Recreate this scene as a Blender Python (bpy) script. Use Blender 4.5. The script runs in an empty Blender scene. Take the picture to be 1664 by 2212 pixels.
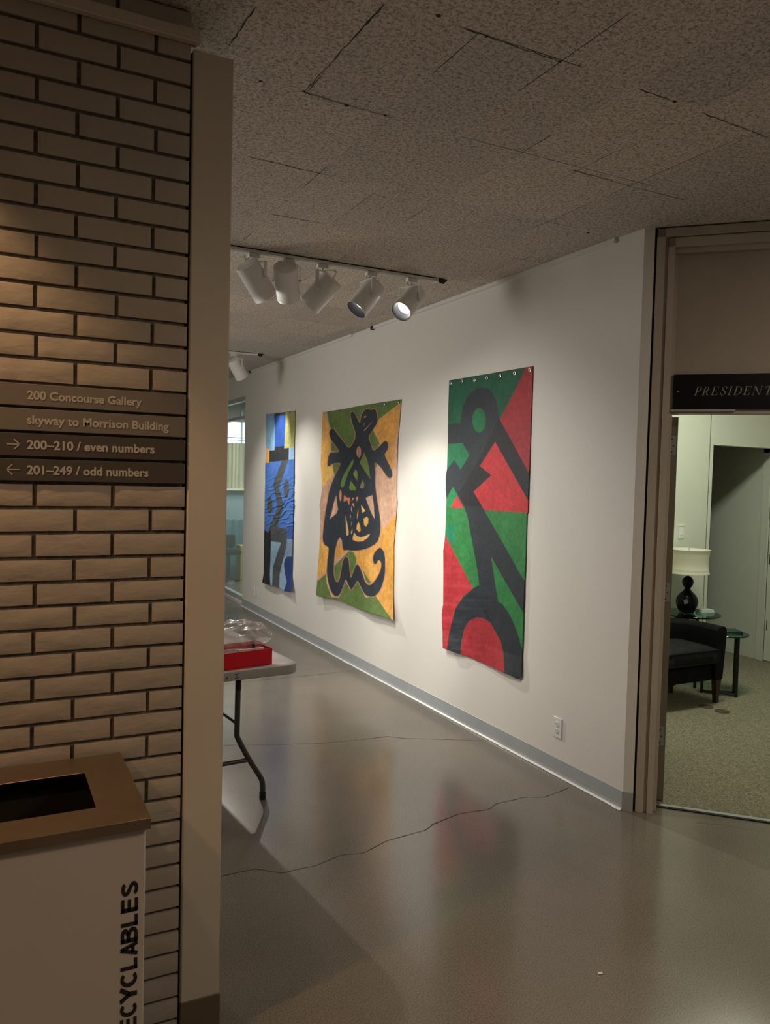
import bpy, bmesh, math, random
import numpy as np
from mathutils import Vector, Matrix, noise

S = bpy.context.scene
COL = S.collection
random.seed(4)
RNG = np.random.default_rng(7)

# ------------------------------------------------------------------ camera
YAW, PITCH, ROLL, FPX, EYE = 0.47116926, -0.04367761, 0.02503331, 1700.4, 1.70
F_ = np.array([math.sin(YAW) * math.cos(PITCH), math.cos(YAW) * math.cos(PITCH), math.sin(PITCH)])
_r = np.array([math.cos(YAW), -math.sin(YAW), 0.0]); _u = np.cross(_r, F_)
R_ = math.cos(ROLL) * _r + math.sin(ROLL) * _u
U_ = -math.sin(ROLL) * _r + math.cos(ROLL) * _u
cam = bpy.data.cameras.new('camera'); cam_o = bpy.data.objects.new('camera', cam); COL.objects.link(cam_o)
M = Matrix(((R_[0], U_[0], -F_[0], 0), (R_[1], U_[1], -F_[1], 0), (R_[2], U_[2], -F_[2], EYE), (0, 0, 0, 1)))
cam_o.matrix_world = M
cam.sensor_fit = 'HORIZONTAL'; cam.sensor_width = 36.0; cam.lens = FPX * 36.0 / 1664.0
cam.clip_start = 0.05; cam.clip_end = 60
S.camera = cam_o

# ------------------------------------------------------------------ light, world, exposure
S.view_settings.view_transform = 'Standard'
S.view_settings.look = 'None'
S.view_settings.gamma = 1.0
S.view_settings.use_curve_mapping = False
S.view_settings.exposure = 0.0
W = bpy.data.worlds.new('hall'); S.world = W; W.use_nodes = True
W.node_tree.nodes['Background'].inputs[0].default_value = (1.0, 0.88, 0.74, 1)
W.node_tree.nodes['Background'].inputs[1].default_value = 0.055


def area(name, loc, sx, sy, power, color, aim=None):
    l = bpy.data.lights.new(name, 'AREA'); l.shape = 'RECTANGLE'; l.size = sx; l.size_y = sy
    l.energy = power; l.color = color
    o = bpy.data.objects.new(name, l); COL.objects.link(o); o.location = loc
    d = Vector(aim) - Vector(loc) if aim else Vector((0, 0, -1))
    o.rotation_euler = d.to_track_quat('-Z', 'Y').to_euler()
    return o


def spot(name, loc, aim, power, color, size, blend, radius=0.03):
    l = bpy.data.lights.new(name, 'SPOT'); l.energy = power; l.color = color
    l.spot_size = math.radians(size); l.spot_blend = blend; l.shadow_soft_size = radius
    o = bpy.data.objects.new(name, l); COL.objects.link(o); o.location = loc
    o.rotation_euler = (Vector(aim) - Vector(loc)).to_track_quat('-Z', 'Y').to_euler()
    return o


WARM = (1.0, 0.60, 0.30); NEUT = (1.0, 0.95, 0.87); SOFT = (1.0, 0.86, 0.70)
# recessed downlight grazing the brick (just outside the frame, left)
spot('downlight', (-0.56, 1.94, 2.97), (-0.56, 1.94, 0), 62, WARM, 100, 0.30, 0.04)
# added ambient fill for the hall, no visible fixture
area('hall_fill', (2.9, 0.2, 2.97), 1.2, 1.2, 35, SOFT)
# second warm downlight of the hall, left of the camera
spot('downlight', (-1.3, 0.3, 2.97), (-0.3, 1.1, 0), 50, WARM, 120, 0.6, 0.05)
# added gallery fill, tilted to brighten wall and spotlight cans (out of view, left)
area('gallery_fill', (-0.6, 6.4, 2.9), 0.9, 4.0, 92, NEUT, (2.9, 5.6, 1.0))
# spots of the same tracks that hang out of view behind the pier
spot('track_spot', (0.95, 4.42, 2.72), (2.96, 4.25, 1.1), 78, NEUT, 78, 1.0)
spot('track_spot', (0.55, 4.42, 2.72), (2.96, 5.2, 0.9), 98, NEUT, 66, 1.0)
spot('track_spot', (1.9, 8.18, 2.72), (2.96, 7.5, 1.3), 85, NEUT, 62, 0.9)
spot('track_spot', (1.5, 8.18, 2.72), (2.96, 8.7, 1.3), 85, NEUT, 62, 0.9)
spot('track_spot', (2.02, 8.18, 2.72), (1.35, 3.6, 0.0), 420, NEUT, 64, 0.8)
# president's office ceiling fixture
area('office_light', (4.9, 3.95, 2.96), 1.2, 0.3, 34, (0.94, 1.0, 0.79))
# daylit room behind the glass
area('daylight', (4.4, 11.3, 2.9), 1.5, 1.5, 110, (0.92, 0.98, 1.0))

# ------------------------------------------------------------------ materials


def srgb(r, g, b):
    return tuple(((c / 255) / 12.92 if c / 255 <= 0.04045 else ((c / 255 + 0.055) / 1.055) ** 2.4) for c in (r, g, b)) + (1,)


def mat(name, col, rough=0.6, metal=0.0, spec=0.5, **kw):
    m = bpy.data.materials.new(name); m.use_nodes = True
    b = m.node_tree.nodes['Principled BSDF']
    b.inputs['Base Color'].default_value = col if len(col) == 4 else tuple(col) + (1,)
    b.inputs['Roughness'].default_value = rough; b.inputs['Metallic'].default_value = metal
    b.inputs['Specular IOR Level'].default_value = spec
    for k, v in kw.items():
        b.inputs[k.replace('_', ' ')].default_value = v
    return m


def N(m, t, **kw):
    n = m.node_tree.nodes.new(t)
    for k, v in kw.items():
        if k in n.inputs.keys(): n.inputs[k].default_value = v
        else: setattr(n, k, v)
    return n


def link(m, a, b): m.node_tree.links.new(a, b)


def bsdf(m): return m.node_tree.nodes['Principled BSDF']


def noisy(m, scale, amt, bump=0.0, dist=0.01, detail=4, stretch=(1, 1, 1), bscale=None):
    """modulate base colour by noise, add bump"""
    b = bsdf(m); base = tuple(b.inputs['Base Color'].default_value)
    tc = N(m, 'ShaderNodeTexCoord'); mp = N(m, 'ShaderNodeMapping'); mp.inputs['Scale'].default_value = stretch
    link(m, tc.outputs['Object'], mp.inputs[0])
    nz = N(m, 'ShaderNodeTexNoise', Scale=scale, Detail=detail); link(m, mp.outputs[0], nz.inputs['Vector'])
    if amt:
        r = N(m, 'ShaderNodeValToRGB'); link(m, nz.outputs['Fac'], r.inputs[0])
        r.color_ramp.elements[0].position = 0.3; r.color_ramp.elements[1].position = 0.7
        r.color_ramp.elements[0].color = tuple(c * (1 - amt) for c in base[:3]) + (1,)
        r.color_ramp.elements[1].color = tuple(min(1, c * (1 + amt)) for c in base[:3]) + (1,)
        link(m, r.outputs[0], b.inputs['Base Color'])
    if bump:
        src = nz.outputs['Fac']
        if bscale:
            n2 = N(m, 'ShaderNodeTexNoise', Scale=bscale, Detail=detail); link(m, mp.outputs[0], n2.inputs['Vector']); src = n2.outputs['Fac']
        bp = N(m, 'ShaderNodeBump', Strength=bump, Distance=dist); link(m, src, bp.inputs['Height']); link(m, bp.outputs[0], b.inputs['Normal'])
    return m


WALL = noisy(mat('white_wall_paint', (0.80, 0.78, 0.73), 0.55, spec=0.3), 60, 0.012, 0.06, 0.002, bscale=220)
WALL_OFF = noisy(mat('office_wall_paint', (0.74, 0.75, 0.66), 0.6, spec=0.3), 3, 0.02)
FRAME = noisy(mat('taupe_frame_paint', (0.50, 0.44, 0.36), 0.4), 4, 0.05)
TRANSOM = noisy(mat('transom_paint', (0.43, 0.37, 0.295), 0.5), 3, 0.08)
DOORM = noisy(mat('olive_door_paint', (0.20, 0.17, 0.115), 0.5), 3, 0.05)
DARK = mat('dark_gap', (0.02, 0.017, 0.014), 0.8)
BRICK = noisy(mat('painted_brick', (0.44, 0.38, 0.31), 0.34, spec=0.5), 2.5, 0.08, 0.35, 0.004, detail=3, stretch=(1, 1, 2.2), bscale=28)
MORTAR = noisy(mat('mortar', (0.15, 0.125, 0.095), 0.9), 60, 0.35, 0.6, 0.004)
PANEL = noisy(mat('painted_panel', (0.62, 0.55, 0.45), 0.5), 3, 0.03, 0.05, 0.002, bscale=120)
BASE_G = noisy(mat('grey_rubber_base', (0.40, 0.42, 0.44), 0.4), 6, 0.05)
BASE_W = mat('pale_base_toe', (0.75, 0.75, 0.73), 0.4)
BASE_B = mat('brown_rubber_base', (0.16, 0.115, 0.07), 0.5)
SIGN_L = mat('taupe_sign_plastic', (0.20, 0.175, 0.15), 0.33)
SIGN_D = mat('dark_sign_plastic', (0.085, 0.072, 0.06), 0.33)
LETTER = mat('sign_lettering', (0.50, 0.46, 0.40), 0.5)
BLACK_S = mat('black_sign_plastic', (0.004, 0.004, 0.004), 0.25)
LETTER_P = mat('grey_engraving', (0.33, 0.32, 0.29), 0.5)
STEEL = noisy(mat('brushed_lid', (0.27, 0.205, 0.135), 0.38, 0.75), 6, 0.12)
BINW = noisy(mat('bin_body_paint', (0.62, 0.56, 0.50), 0.4), 3, 0.02)
INK = mat('black_ink', (0.015, 0.013, 0.012), 0.5)
TRACKM = mat('track_white_enamel', (0.86, 0.85, 0.82), 0.3)
TRACKD = mat('track_slot_dark', (0.05, 0.048, 0.045), 0.5)
CAN = mat('white_lamp_enamel', (0.88, 0.87, 0.84), 0.28)
BAFFLE = mat('black_baffle', (0.03, 0.03, 0.033), 0.28)
CHROME = mat('nickel', (0.75, 0.72, 0.68), 0.25, 1.0)
TABLE = noisy(mat('table_plastic', (0.44, 0.42, 0.385), 0.7, spec=0.2), 40, 0.02, 0.1, 0.002, bscale=300)
LEG = mat('table_leg_steel', (0.07, 0.066, 0.062), 0.4, 0.3)
RUBBER = mat('black_rubber', (0.012, 0.012, 0.012), 0.6)
RED = mat('red_card_box', (0.80, 0.006, 0.026), 0.4)
PAPER = mat('white_paper', (0.75, 0.74, 0.70), 0.7)
CREAM = mat('cream_card', (0.80, 0.70, 0.48), 0.7)
PLATE = mat('outlet_plastic', (0.82, 0.81, 0.78), 0.35)
SLOT = mat('outlet_slot', (0.04, 0.037, 0.034), 0.6)
HINGE = mat('hinge_steel', (0.30, 0.30, 0.27), 0.5, 0.2)
ALU = noisy(mat('threshold_aluminium', (0.36, 0.37, 0.35), 0.5, 0.5), 20, 0.1)
SOFA = noisy(mat('charcoal_velvet', (0.0075, 0.0075, 0.008), 0.7, spec=0.12, Sheen_Weight=0.0), 12, 0.25, 0.25, 0.004, bscale=45)
WOOD = mat('dark_wood_leg', (0.05, 0.022, 0.012), 0.35)
IRON = mat('black_iron', (0.012, 0.011, 0.010), 0.4)
GOURD = mat('black_ceramic', (0.005, 0.005, 0.006), 0.25, spec=0.15)
SHADE = mat('cream_lampshade', (0.80, 0.77, 0.62), 0.8)
TAG = mat('grey_sticker', (0.16, 0.17, 0.18), 0.5)
DISC = mat('brown_disc', (0.10, 0.062, 0.032), 0.7)
BOOK_G = mat('dark_green_cover', (0.02, 0.035, 0.032), 0.4)
BOOK_W = mat('pale_book_cover', (0.55, 0.62, 0.60), 0.4)
CRACK = mat('floor_crack', (0.05, 0.042, 0.034), 0.8)

LAMP = bpy.data.materials.new('lit_lens'); LAMP.use_nodes = True
_n = LAMP.node_tree; _n.nodes.clear()
_e = _n.nodes.new('ShaderNodeEmission'); _e.inputs[0].default_value = (1, 0.98, 0.93, 1); _e.inputs[1].default_value = 6
_o = _n.nodes.new('ShaderNodeOutputMaterial'); _n.links.new(_e.outputs[0], _o.inputs[0])
SKY = bpy.data.materials.new('daylit_window'); SKY.use_nodes = True
_n = SKY.node_tree; _n.nodes.clear()
_e = _n.nodes.new('ShaderNodeEmission'); _e.inputs[0].default_value = (0.86, 0.95, 1, 1); _e.inputs[1].default_value = 3.0
_o = _n.nodes.new('ShaderNodeOutputMaterial'); _n.links.new(_e.outputs[0], _o.inputs[0])


def glassy(name, tint, gloss_fac, rough=0.02):
    m = bpy.data.materials.new(name); m.use_nodes = True; t = m.node_tree; t.nodes.clear()
    o = t.nodes.new('ShaderNodeOutputMaterial'); tr = t.nodes.new('ShaderNodeBsdfTransparent'); tr.inputs[0].default_value = tint
    g = t.nodes.new('ShaderNodeBsdfGlossy'); g.inputs['Roughness'].default_value = rough; g.inputs[0].default_value = (0.9, 1, 0.97, 1)
    mx = t.nodes.new('ShaderNodeMixShader'); fr = t.nodes.new('ShaderNodeFresnel'); fr.inputs[0].default_value = 1.45
    ad = t.nodes.new('ShaderNodeMath'); ad.operation = 'MULTIPLY'; ad.inputs[1].default_value = gloss_fac
    t.links.new(fr.outputs[0], ad.inputs[0]); t.links.new(ad.outputs[0], mx.inputs[0])
    t.links.new(tr.outputs[0], mx.inputs[1]); t.links.new(g.outputs[0], mx.inputs[2]); t.links.new(mx.outputs[0], o.inputs[0])
    return m


GLASS = glassy('window_glass', (0.95, 0.98, 0.97, 1), 0.5)
GLASS_T = glassy('green_table_glass', (0.35, 0.62, 0.52, 1), 1.0, 0.05)

# concrete floor: polished, salt-and-pepper aggregate, soft mirror
FLOOR = mat('polished_concrete', (0.3, 0.27, 0.23), 0.2, spec=0.5)
_b = bsdf(FLOOR); _tc = N(FLOOR, 'ShaderNodeTexCoord')
_big = N(FLOOR, 'ShaderNodeTexNoise', Scale=1.1, Detail=5.0); _fin = N(FLOOR, 'ShaderNodeTexNoise', Scale=190.0, Detail=2.0)
_vor = N(FLOOR, 'ShaderNodeTexVoronoi', Scale=95.0)
for n in (_big, _fin, _vor): link(FLOOR, _tc.outputs['Object'], n.inputs['Vector'])
_r1 = N(FLOOR, 'ShaderNodeValToRGB'); link(FLOOR, _big.outputs['Fac'], _r1.inputs[0])
_r1.color_ramp.elements[0].position = 0.3; _r1.color_ramp.elements[1].position = 0.7
_r1.color_ramp.elements[0].color = (0.165, 0.145, 0.118, 1); _r1.color_ramp.elements[1].color = (0.225, 0.20, 0.165, 1)
_r2 = N(FLOOR, 'ShaderNodeValToRGB'); link(FLOOR, _fin.outputs['Fac'], _r2.inputs[0])
_r2.color_ramp.elements[0].position = 0.32; _r2.color_ramp.elements[1].position = 0.62
_r2.color_ramp.elements[0].color = (0.62, 0.60, 0.58, 1); _r2.color_ramp.elements[1].color = (1.12, 1.1, 1.08, 1)
_mx = N(FLOOR, 'ShaderNodeMix', data_type='RGBA', blend_type='MULTIPLY'); _mx.inputs[0].default_value = 1
link(FLOOR, _r1.outputs[0], _mx.inputs[6]); link(FLOOR, _r2.outputs[0], _mx.inputs[7])
_r3 = N(FLOOR, 'ShaderNodeValToRGB'); link(FLOOR, _vor.outputs['Distance'], _r3.inputs[0])
_r3.color_ramp.elements[0].position = 0.06; _r3.color_ramp.elements[1].position = 0.14
_r3.color_ramp.elements[0].color = (0.35, 0.33, 0.3, 1); _r3.color_ramp.elements[1].color = (1, 1, 1, 1)
_mx2 = N(FLOOR, 'ShaderNodeMix', data_type='RGBA', blend_type='MULTIPLY'); _mx2.inputs[0].default_value = 0.8
link(FLOOR, _mx.outputs[2], _mx2.inputs[6]); link(FLOOR, _r3.outputs[0], _mx2.inputs[7])
link(FLOOR, _mx2.outputs[2], _b.inputs['Base Color'])
_rr = N(FLOOR, 'ShaderNodeMapRange'); link(FLOOR, _big.outputs['Fac'], _rr.inputs[0]); _rr.inputs[3].default_value = 0.15; _rr.inputs[4].default_value = 0.21
link(FLOOR, _rr.outputs[0], _b.inputs['Roughness'])

# acoustic ceiling tile, 1 x 2 ft, fissured
CEIL = mat('acoustic_ceiling_tile', (0.4, 0.35, 0.3), 0.9, spec=0.1)
_b = bsdf(CEIL); _tc = N(CEIL, 'ShaderNodeTexCoord')
_mp = N(CEIL, 'ShaderNodeMapping'); _mp.inputs['Location'].default_value = (-0.05, -0.14, 0); link(CEIL, _tc.outputs['Object'], _mp.inputs[0])
_br = N(CEIL, 'ShaderNodeTexBrick', offset=0.0, squash=1.0); link(CEIL, _mp.outputs[0], _br.inputs['Vector'])
for k, v in (('Scale', 1.0), ('Mortar Size', 0.0019), ('Mortar Smooth', 0.3), ('Bias', 0.0), ('Brick Width', 0.305), ('Row Height', 0.61)):
    _br.inputs[k].default_value = v
_br.inputs['Color1'].default_value = (0.90, 0.90, 0.90, 1); _br.inputs['Color2'].default_value = (1.08, 1.06, 1.03, 1); _br.inputs['Mortar'].default_value = (1, 1, 1, 1)
_f1 = N(CEIL, 'ShaderNodeTexNoise', Scale=85.0, Detail=4.0, Roughness=0.65, Distortion=0.8); _f2 = N(CEIL, 'ShaderNodeTexNoise', Scale=2.2, Detail=3.0)
for n in (_f1, _f2): link(CEIL, _tc.outputs['Object'], n.inputs['Vector'])
_r = N(CEIL, 'ShaderNodeValToRGB'); link(CEIL, _f1.outputs['Fac'], _r.inputs[0])
_r.color_ramp.elements[0].position = 0.36; _r.color_ramp.elements[1].position = 0.56
_r.color_ramp.elements[0].color = (0.34, 0.30, 0.26, 1); _r.color_ramp.elements[1].color = (0.80, 0.74, 0.67, 1)
_m1 = N(CEIL, 'ShaderNodeMix', data_type='RGBA', blend_type='MULTIPLY'); _m1.inputs[0].default_value = 1
link(CEIL, _r.outputs[0], _m1.inputs[6]); link(CEIL, _br.outputs['Color'], _m1.inputs[7])
_g = N(CEIL, 'ShaderNodeValToRGB'); link(CEIL, _f2.outputs['Fac'], _g.inputs[0]); _g.color_ramp.elements[0].position = 0.53; _g.color_ramp.elements[1].position = 0.60
_mm = N(CEIL, 'ShaderNodeMath', operation='MULTIPLY'); link(CEIL, _br.outputs['Fac'], _mm.inputs[0]); link(CEIL, _g.outputs[0], _mm.inputs[1])
_m2 = N(CEIL, 'ShaderNodeMix', data_type='RGBA'); link(CEIL, _mm.outputs[0], _m2.inputs[0]); link(CEIL, _m1.outputs[2], _m2.inputs[6]); _m2.inputs[7].default_value = (0.02, 0.015, 0.012, 1)
link(CEIL, _m2.outputs[2], _b.inputs['Base Color'])
_bp = N(CEIL, 'ShaderNodeBump', Strength=0.7, Distance=0.006); link(CEIL, _f1.outputs['Fac'], _bp.inputs['Height']); link(CEIL, _bp.outputs[0], _b.inputs['Normal'])

CARPET = mat('beige_carpet', (0.30, 0.27, 0.19), 0.95, spec=0.1)
_b = bsdf(CARPET); _tc = N(CARPET, 'ShaderNodeTexCoord'); _c = N(CARPET, 'ShaderNodeTexNoise', Scale=85.0, Detail=4.0, Distortion=1.5)
link(CARPET, _tc.outputs['Object'], _c.inputs['Vector'])
_r = N(CARPET, 'ShaderNodeValToRGB'); link(CARPET, _c.outputs['Fac'], _r.inputs[0]); _r.color_ramp.elements[0].position = 0.36; _r.color_ramp.elements[1].position = 0.64
_r.color_ramp.elements[0].color = (0.17, 0.15, 0.10, 1); _r.color_ramp.elements[1].color = (0.42, 0.385, 0.29, 1); link(CARPET, _r.outputs[0], _b.inputs['Base Color'])
_bp = N(CARPET, 'ShaderNodeBump', Strength=0.8, Distance=0.01); link(CARPET, _c.outputs['Fac'], _bp.inputs['Height']); link(CARPET, _bp.outputs[0], _b.inputs['Normal'])

# clear crumpled plastic
BAGM = bpy.data.materials.new('clear_plastic'); BAGM.use_nodes = True; _t = BAGM.node_tree; _t.nodes.clear()
_o = _t.nodes.new('ShaderNodeOutputMaterial'); _a = _t.nodes.new('ShaderNodeBsdfTransparent'); _d = _t.nodes.new('ShaderNodeBsdfPrincipled')
_d.inputs['Base Color'].default_value = (0.55, 0.52, 0.50, 1); _d.inputs['Roughness'].default_value = 0.22; _x = _t.nodes.new('ShaderNodeMixShader'); _x.inputs[0].default_value = 0.5
_t.links.new(_a.outputs[0], _x.inputs[1]); _t.links.new(_d.outputs[0], _x.inputs[2]); _t.links.new(_x.outputs[0], _o.inputs[0])

# pigment carried on the canvas vertices + brush texture


def paint_mat(name, bump, bscale, rough=0.55):
    m = mat(name, (0.5, 0.5, 0.5), rough, spec=0.4)
    at = N(m, 'ShaderNodeAttribute', attribute_name='pigment'); tc = N(m, 'ShaderNodeTexCoord')
    n1 = N(m, 'ShaderNodeTexNoise', Scale=bscale, Detail=5.0, Distortion=0.5); n2 = N(m, 'ShaderNodeTexNoise', Scale=7.0, Detail=5.0)
    link(m, tc.outputs['Object'], n1.inputs['Vector']); link(m, tc.outputs['Object'], n2.inputs['Vector'])
    r = N(m, 'ShaderNodeMapRange'); link(m, n1.outputs['Fac'], r.inputs[0]); r.inputs[1].default_value = 0.3; r.inputs[2].default_value = 0.7; r.inputs[3].default_value = 0.82; r.inputs[4].default_value = 1.14
    r2 = N(m, 'ShaderNodeMapRange'); link(m, n2.outputs['Fac'], r2.inputs[0]); r2.inputs[1].default_value = 0.3; r2.inputs[2].default_value = 0.7; r2.inputs[3].default_value = 0.85; r2.inputs[4].default_value = 1.15
    mu = N(m, 'ShaderNodeMath', operation='MULTIPLY'); link(m, r.outputs[0], mu.inputs[0]); link(m, r2.outputs[0], mu.inputs[1])
    v = N(m, 'ShaderNodeVectorMath', operation='SCALE'); link(m, at.outputs['Color'], v.inputs[0]); link(m, mu.outputs[0], v.inputs['Scale'])
    link(m, v.outputs[0], bsdf(m).inputs['Base Color'])
    bp = N(m, 'ShaderNodeBump', Strength=bump, Distance=0.006); link(m, n1.outputs['Fac'], bp.inputs['Height']); link(m, bp.outputs[0], bsdf(m).inputs['Normal'])
    return m


# ------------------------------------------------------------------ mesh helpers
ORG = {}


class MB:
    def __init__(s): s.v = []; s.f = []; s.m = []; s.cur = 0

    def add(s, vs, fs):
        b = len(s.v); s.v += [tuple(v) for v in vs]; s.f += [tuple(i + b for i in f) for f in fs]; s.m += [s.cur] * len(fs); return s

    def mi(s, i): s.cur = i; return s

    def box(s, a, b, ang=0, piv=None):
        (x0, y0, z0), (x1, y1, z1) = a, b
        vs = [(x, y, z) for z in (z0, z1) for x, y in ((x0, y0), (x1, y0), (x1, y1), (x0, y1))]
        if ang:
            px, py = piv if piv else ((x0 + x1) / 2, (y0 + y1) / 2); c, n = math.cos(ang), math.sin(ang)
            vs = [(px + (x - px) * c - (y - py) * n, py + (x - px) * n + (y - py) * c, z) for x, y, z in vs]
        return s.add(vs, [(3, 2, 1, 0), (4, 5, 6, 7), (0, 1, 5, 4), (1, 2, 6, 5), (2, 3, 7, 6), (3, 0, 4, 7)])

    def hexa(s, p):  # 8 points: bottom 4 ccw, top 4 ccw
        return s.add(p, [(3, 2, 1, 0), (4, 5, 6, 7), (0, 1, 5, 4), (1, 2, 6, 5), (2, 3, 7, 6), (3, 0, 4, 7)])

    def prism(s, pts, d):  # planar polygon (3-D points) extruded by vector d
        n = len(pts); d = Vector(d); a = [Vector(p) for p in pts]
        return s.add([tuple(p) for p in a] + [tuple(p + d) for p in a],
                     [tuple(range(n - 1, -1, -1)), tuple(range(n, 2 * n))] + [(i, (i + 1) % n, n + (i + 1) % n, n + i) for i in range(n)])

    def rev(s, base, axis, prof, n=32, cap0=True, cap1=True):  # prof: list of (t along axis, radius)
        ax = Vector(axis).normalized(); up = Vector((0, 0, 1)) if abs(ax.z) < 0.9 else Vector((1, 0, 0))
        e1 = ax.cross(up).normalized(); e2 = ax.cross(e1).normalized(); base = Vector(base)
        vs = []; fs = []
        for t, r in prof:
            for k in range(n):
                a = 2 * math.pi * k / n; vs.append(tuple(base + ax * t + (e1 * math.cos(a) + e2 * math.sin(a)) * r))
        for j in range(len(prof) - 1):
            for k in range(n):
                fs.append((j * n + k, j * n + (k + 1) % n, (j + 1) * n + (k + 1) % n, (j + 1) * n + k))
        if cap0: fs.append(tuple(range(n - 1, -1, -1)))
        if cap1: fs.append(tuple(range((len(prof) - 1) * n, len(prof) * n)))
        return s.add(vs, fs)

    def cyl(s, a, b, r, n=20, r2=None):
        d = Vector(b) - Vector(a); return s.rev(a, d, [(0, r), (d.length, r if r2 is None else r2)], n)

    def tube(s, pts, r, n=12, smooth=3):
        P = [Vector(p) for p in pts]
        for _ in range(smooth):
            Q = [P[0]]
            for a, b in zip(P, P[1:]): Q += [a * .75 + b * .25, a * .25 + b * .75]
            P = Q + [P[-1]]
        vs = []; fs = []; e1 = None
        for i, p in enumerate(P):
            t = (P[min(i + 1, len(P) - 1)] - P[max(i - 1, 0)]).normalized()
            if e1 is None: e1 = t.cross(Vector((0, 0, 1)) if abs(t.z) < .9 else Vector((1, 0, 0))).normalized()
            e1 = (e1 - t * e1.dot(t)).normalized(); e2 = t.cross(e1)
            for k in range(n):
                a = 2 * math.pi * k / n; vs.append(tuple(p + (e1 * math.cos(a) + e2 * math.sin(a)) * r))
        for j in range(len(P) - 1):
            for k in range(n): fs.append((j * n + k, j * n + (k + 1) % n, (j + 1) * n + (k + 1) % n, (j + 1) * n + k))
        fs += [tuple(range(n - 1, -1, -1)), tuple(range((len(P) - 1) * n, len(P) * n))]
        return s.add(vs, fs)

    def build(s, name, mats, parent=None, smooth=False, bevel=0.0, seg=2, origin=None, angle=35):
        me = bpy.data.meshes.new(name); V = np.array(s.v, dtype=float)
        if parent is not None: org = ORG[parent.name]
        elif origin is not None: org = np.array(origin, float)
        else:
            lo, hi = V.min(0), V.max(0); org = np.array([(lo[0] + hi[0]) / 2, (lo[1] + hi[1]) / 2, lo[2]])
        me.from_pydata((V - org).tolist(), [], s.f)
        mats = mats if isinstance(mats, (list, tuple)) else [mats]
        for m in mats: me.materials.append(m)
        me.polygons.foreach_set('material_index', s.m)
        bm = bmesh.new(); bm.from_mesh(me); bmesh.ops.recalc_face_normals(bm, faces=bm.faces); bm.to_mesh(me); bm.free()
        o = bpy.data.objects.new(name, me); COL.objects.link(o)
        if smooth:
            me.polygons.foreach_set('use_smooth', [True] * len(me.polygons)); me.set_sharp_from_angle(angle=math.radians(angle))
        if bevel:
            b = o.modifiers.new('bevel', 'BEVEL'); b.width = bevel; b.segments = seg; b.limit_method = 'ANGLE'; b.angle_limit = math.radians(30); b.harden_normals = False
            me.polygons.foreach_set('use_smooth', [True] * len(me.polygons)); me.set_sharp_from_angle(angle=math.radians(50))
        if parent is not None: o.parent = parent
        else: o.location = org
        ORG[o.name] = org
        me.update()
        return o


def thing(name, loc, label, cat, group=None):
    o = bpy.data.objects.new(name, None); COL.objects.link(o); o.location = loc; o.empty_display_size = 0.05
    ORG[o.name] = np.array(loc, float); return tag(o, label, cat, group)


def tag(o, label, cat, group=None):
    o['label'] = label; o['category'] = cat
    if group: o['group'] = group
    return o


def struct(o): o['kind'] = 'structure'; return o


def text_mb(txt, size, thick, bold=0.0):
    """built-in font outline -> flat letters in XY, thickness along +Z; returns verts, faces"""
    c = bpy.data.curves.new('t', 'FONT'); c.body = txt; c.size = size; c.offset = bold; c.extrude = thick / 2; c.resolution_u = 6
    o = bpy.data.objects.new('t', c); COL.objects.link(o)
    me = o.to_mesh(depsgraph=bpy.context.evaluated_depsgraph_get())
    vs = [tuple(v.co) for v in me.vertices]; fs = [tuple(p.vertices) for p in me.polygons]
    o.to_mesh_clear(); bpy.data.objects.remove(o); bpy.data.curves.remove(c)
    return np.array(vs), fs


H = 2.99          # ceiling
XG = 2.967        # gallery wall plane
YC = 3.014        # its near corner
RT2 = 2 ** -0.5


def dw(s, z, d=0.0):
    """point on the 45-degree door wall: s metres right of the corner, d metres behind the wall face"""
    return (XG + (s + d) * RT2, YC + (-s + d) * RT2, z)


def dbox(mb, s0, s1, z0, z1, d0, d1):
    p = [dw(s0, z0, d0), dw(s1, z0, d0), dw(s1, z0, d1), dw(s0, z0, d1)]
    return mb.hexa(p + [(x, y, z1) for x, y, _ in p])


# ------------------------------------------------------------------ room shell
fl = MB().add([(-4, -3.2, 0), (7.5, -3.2, 0), (7.5, 14, 0), (-4, 14, 0)], [(0, 1, 2, 3)])
fl.add([(-4, -3.2, -0.05), (7.5, -3.2, -0.05), (7.5, 14, -0.05), (-4, 14, -0.05)], [(3, 2, 1, 0)])
floor = struct(fl.build('floor', FLOOR, origin=(0, 0, 0)))
ce = MB().box((-4, -3.2, H), (7.5, 14, H + 0.06)); ceiling = struct(ce.build('ceiling', CEIL, origin=(0, 0, H)))

# gallery wall (right), with its mitred end at the door wall
w = MB().prism([(XG, YC, 0), (XG, 9.83, 0), (XG + 0.14, 9.83, 0), (XG + 0.14, YC + 0.07, 0)], (0, 0, H))
struct(w.build('wall_right', WALL))
w = MB(); dbox(w, 0.0, 0.051, 0, H, 0.0, 0.12); struct(w.build('wall_corner', WALL))
w = MB(); dbox(w, 1.30, 3.2, 0, H, 0.0, 0.12); struct(w.build('wall_front', WALL))

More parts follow.
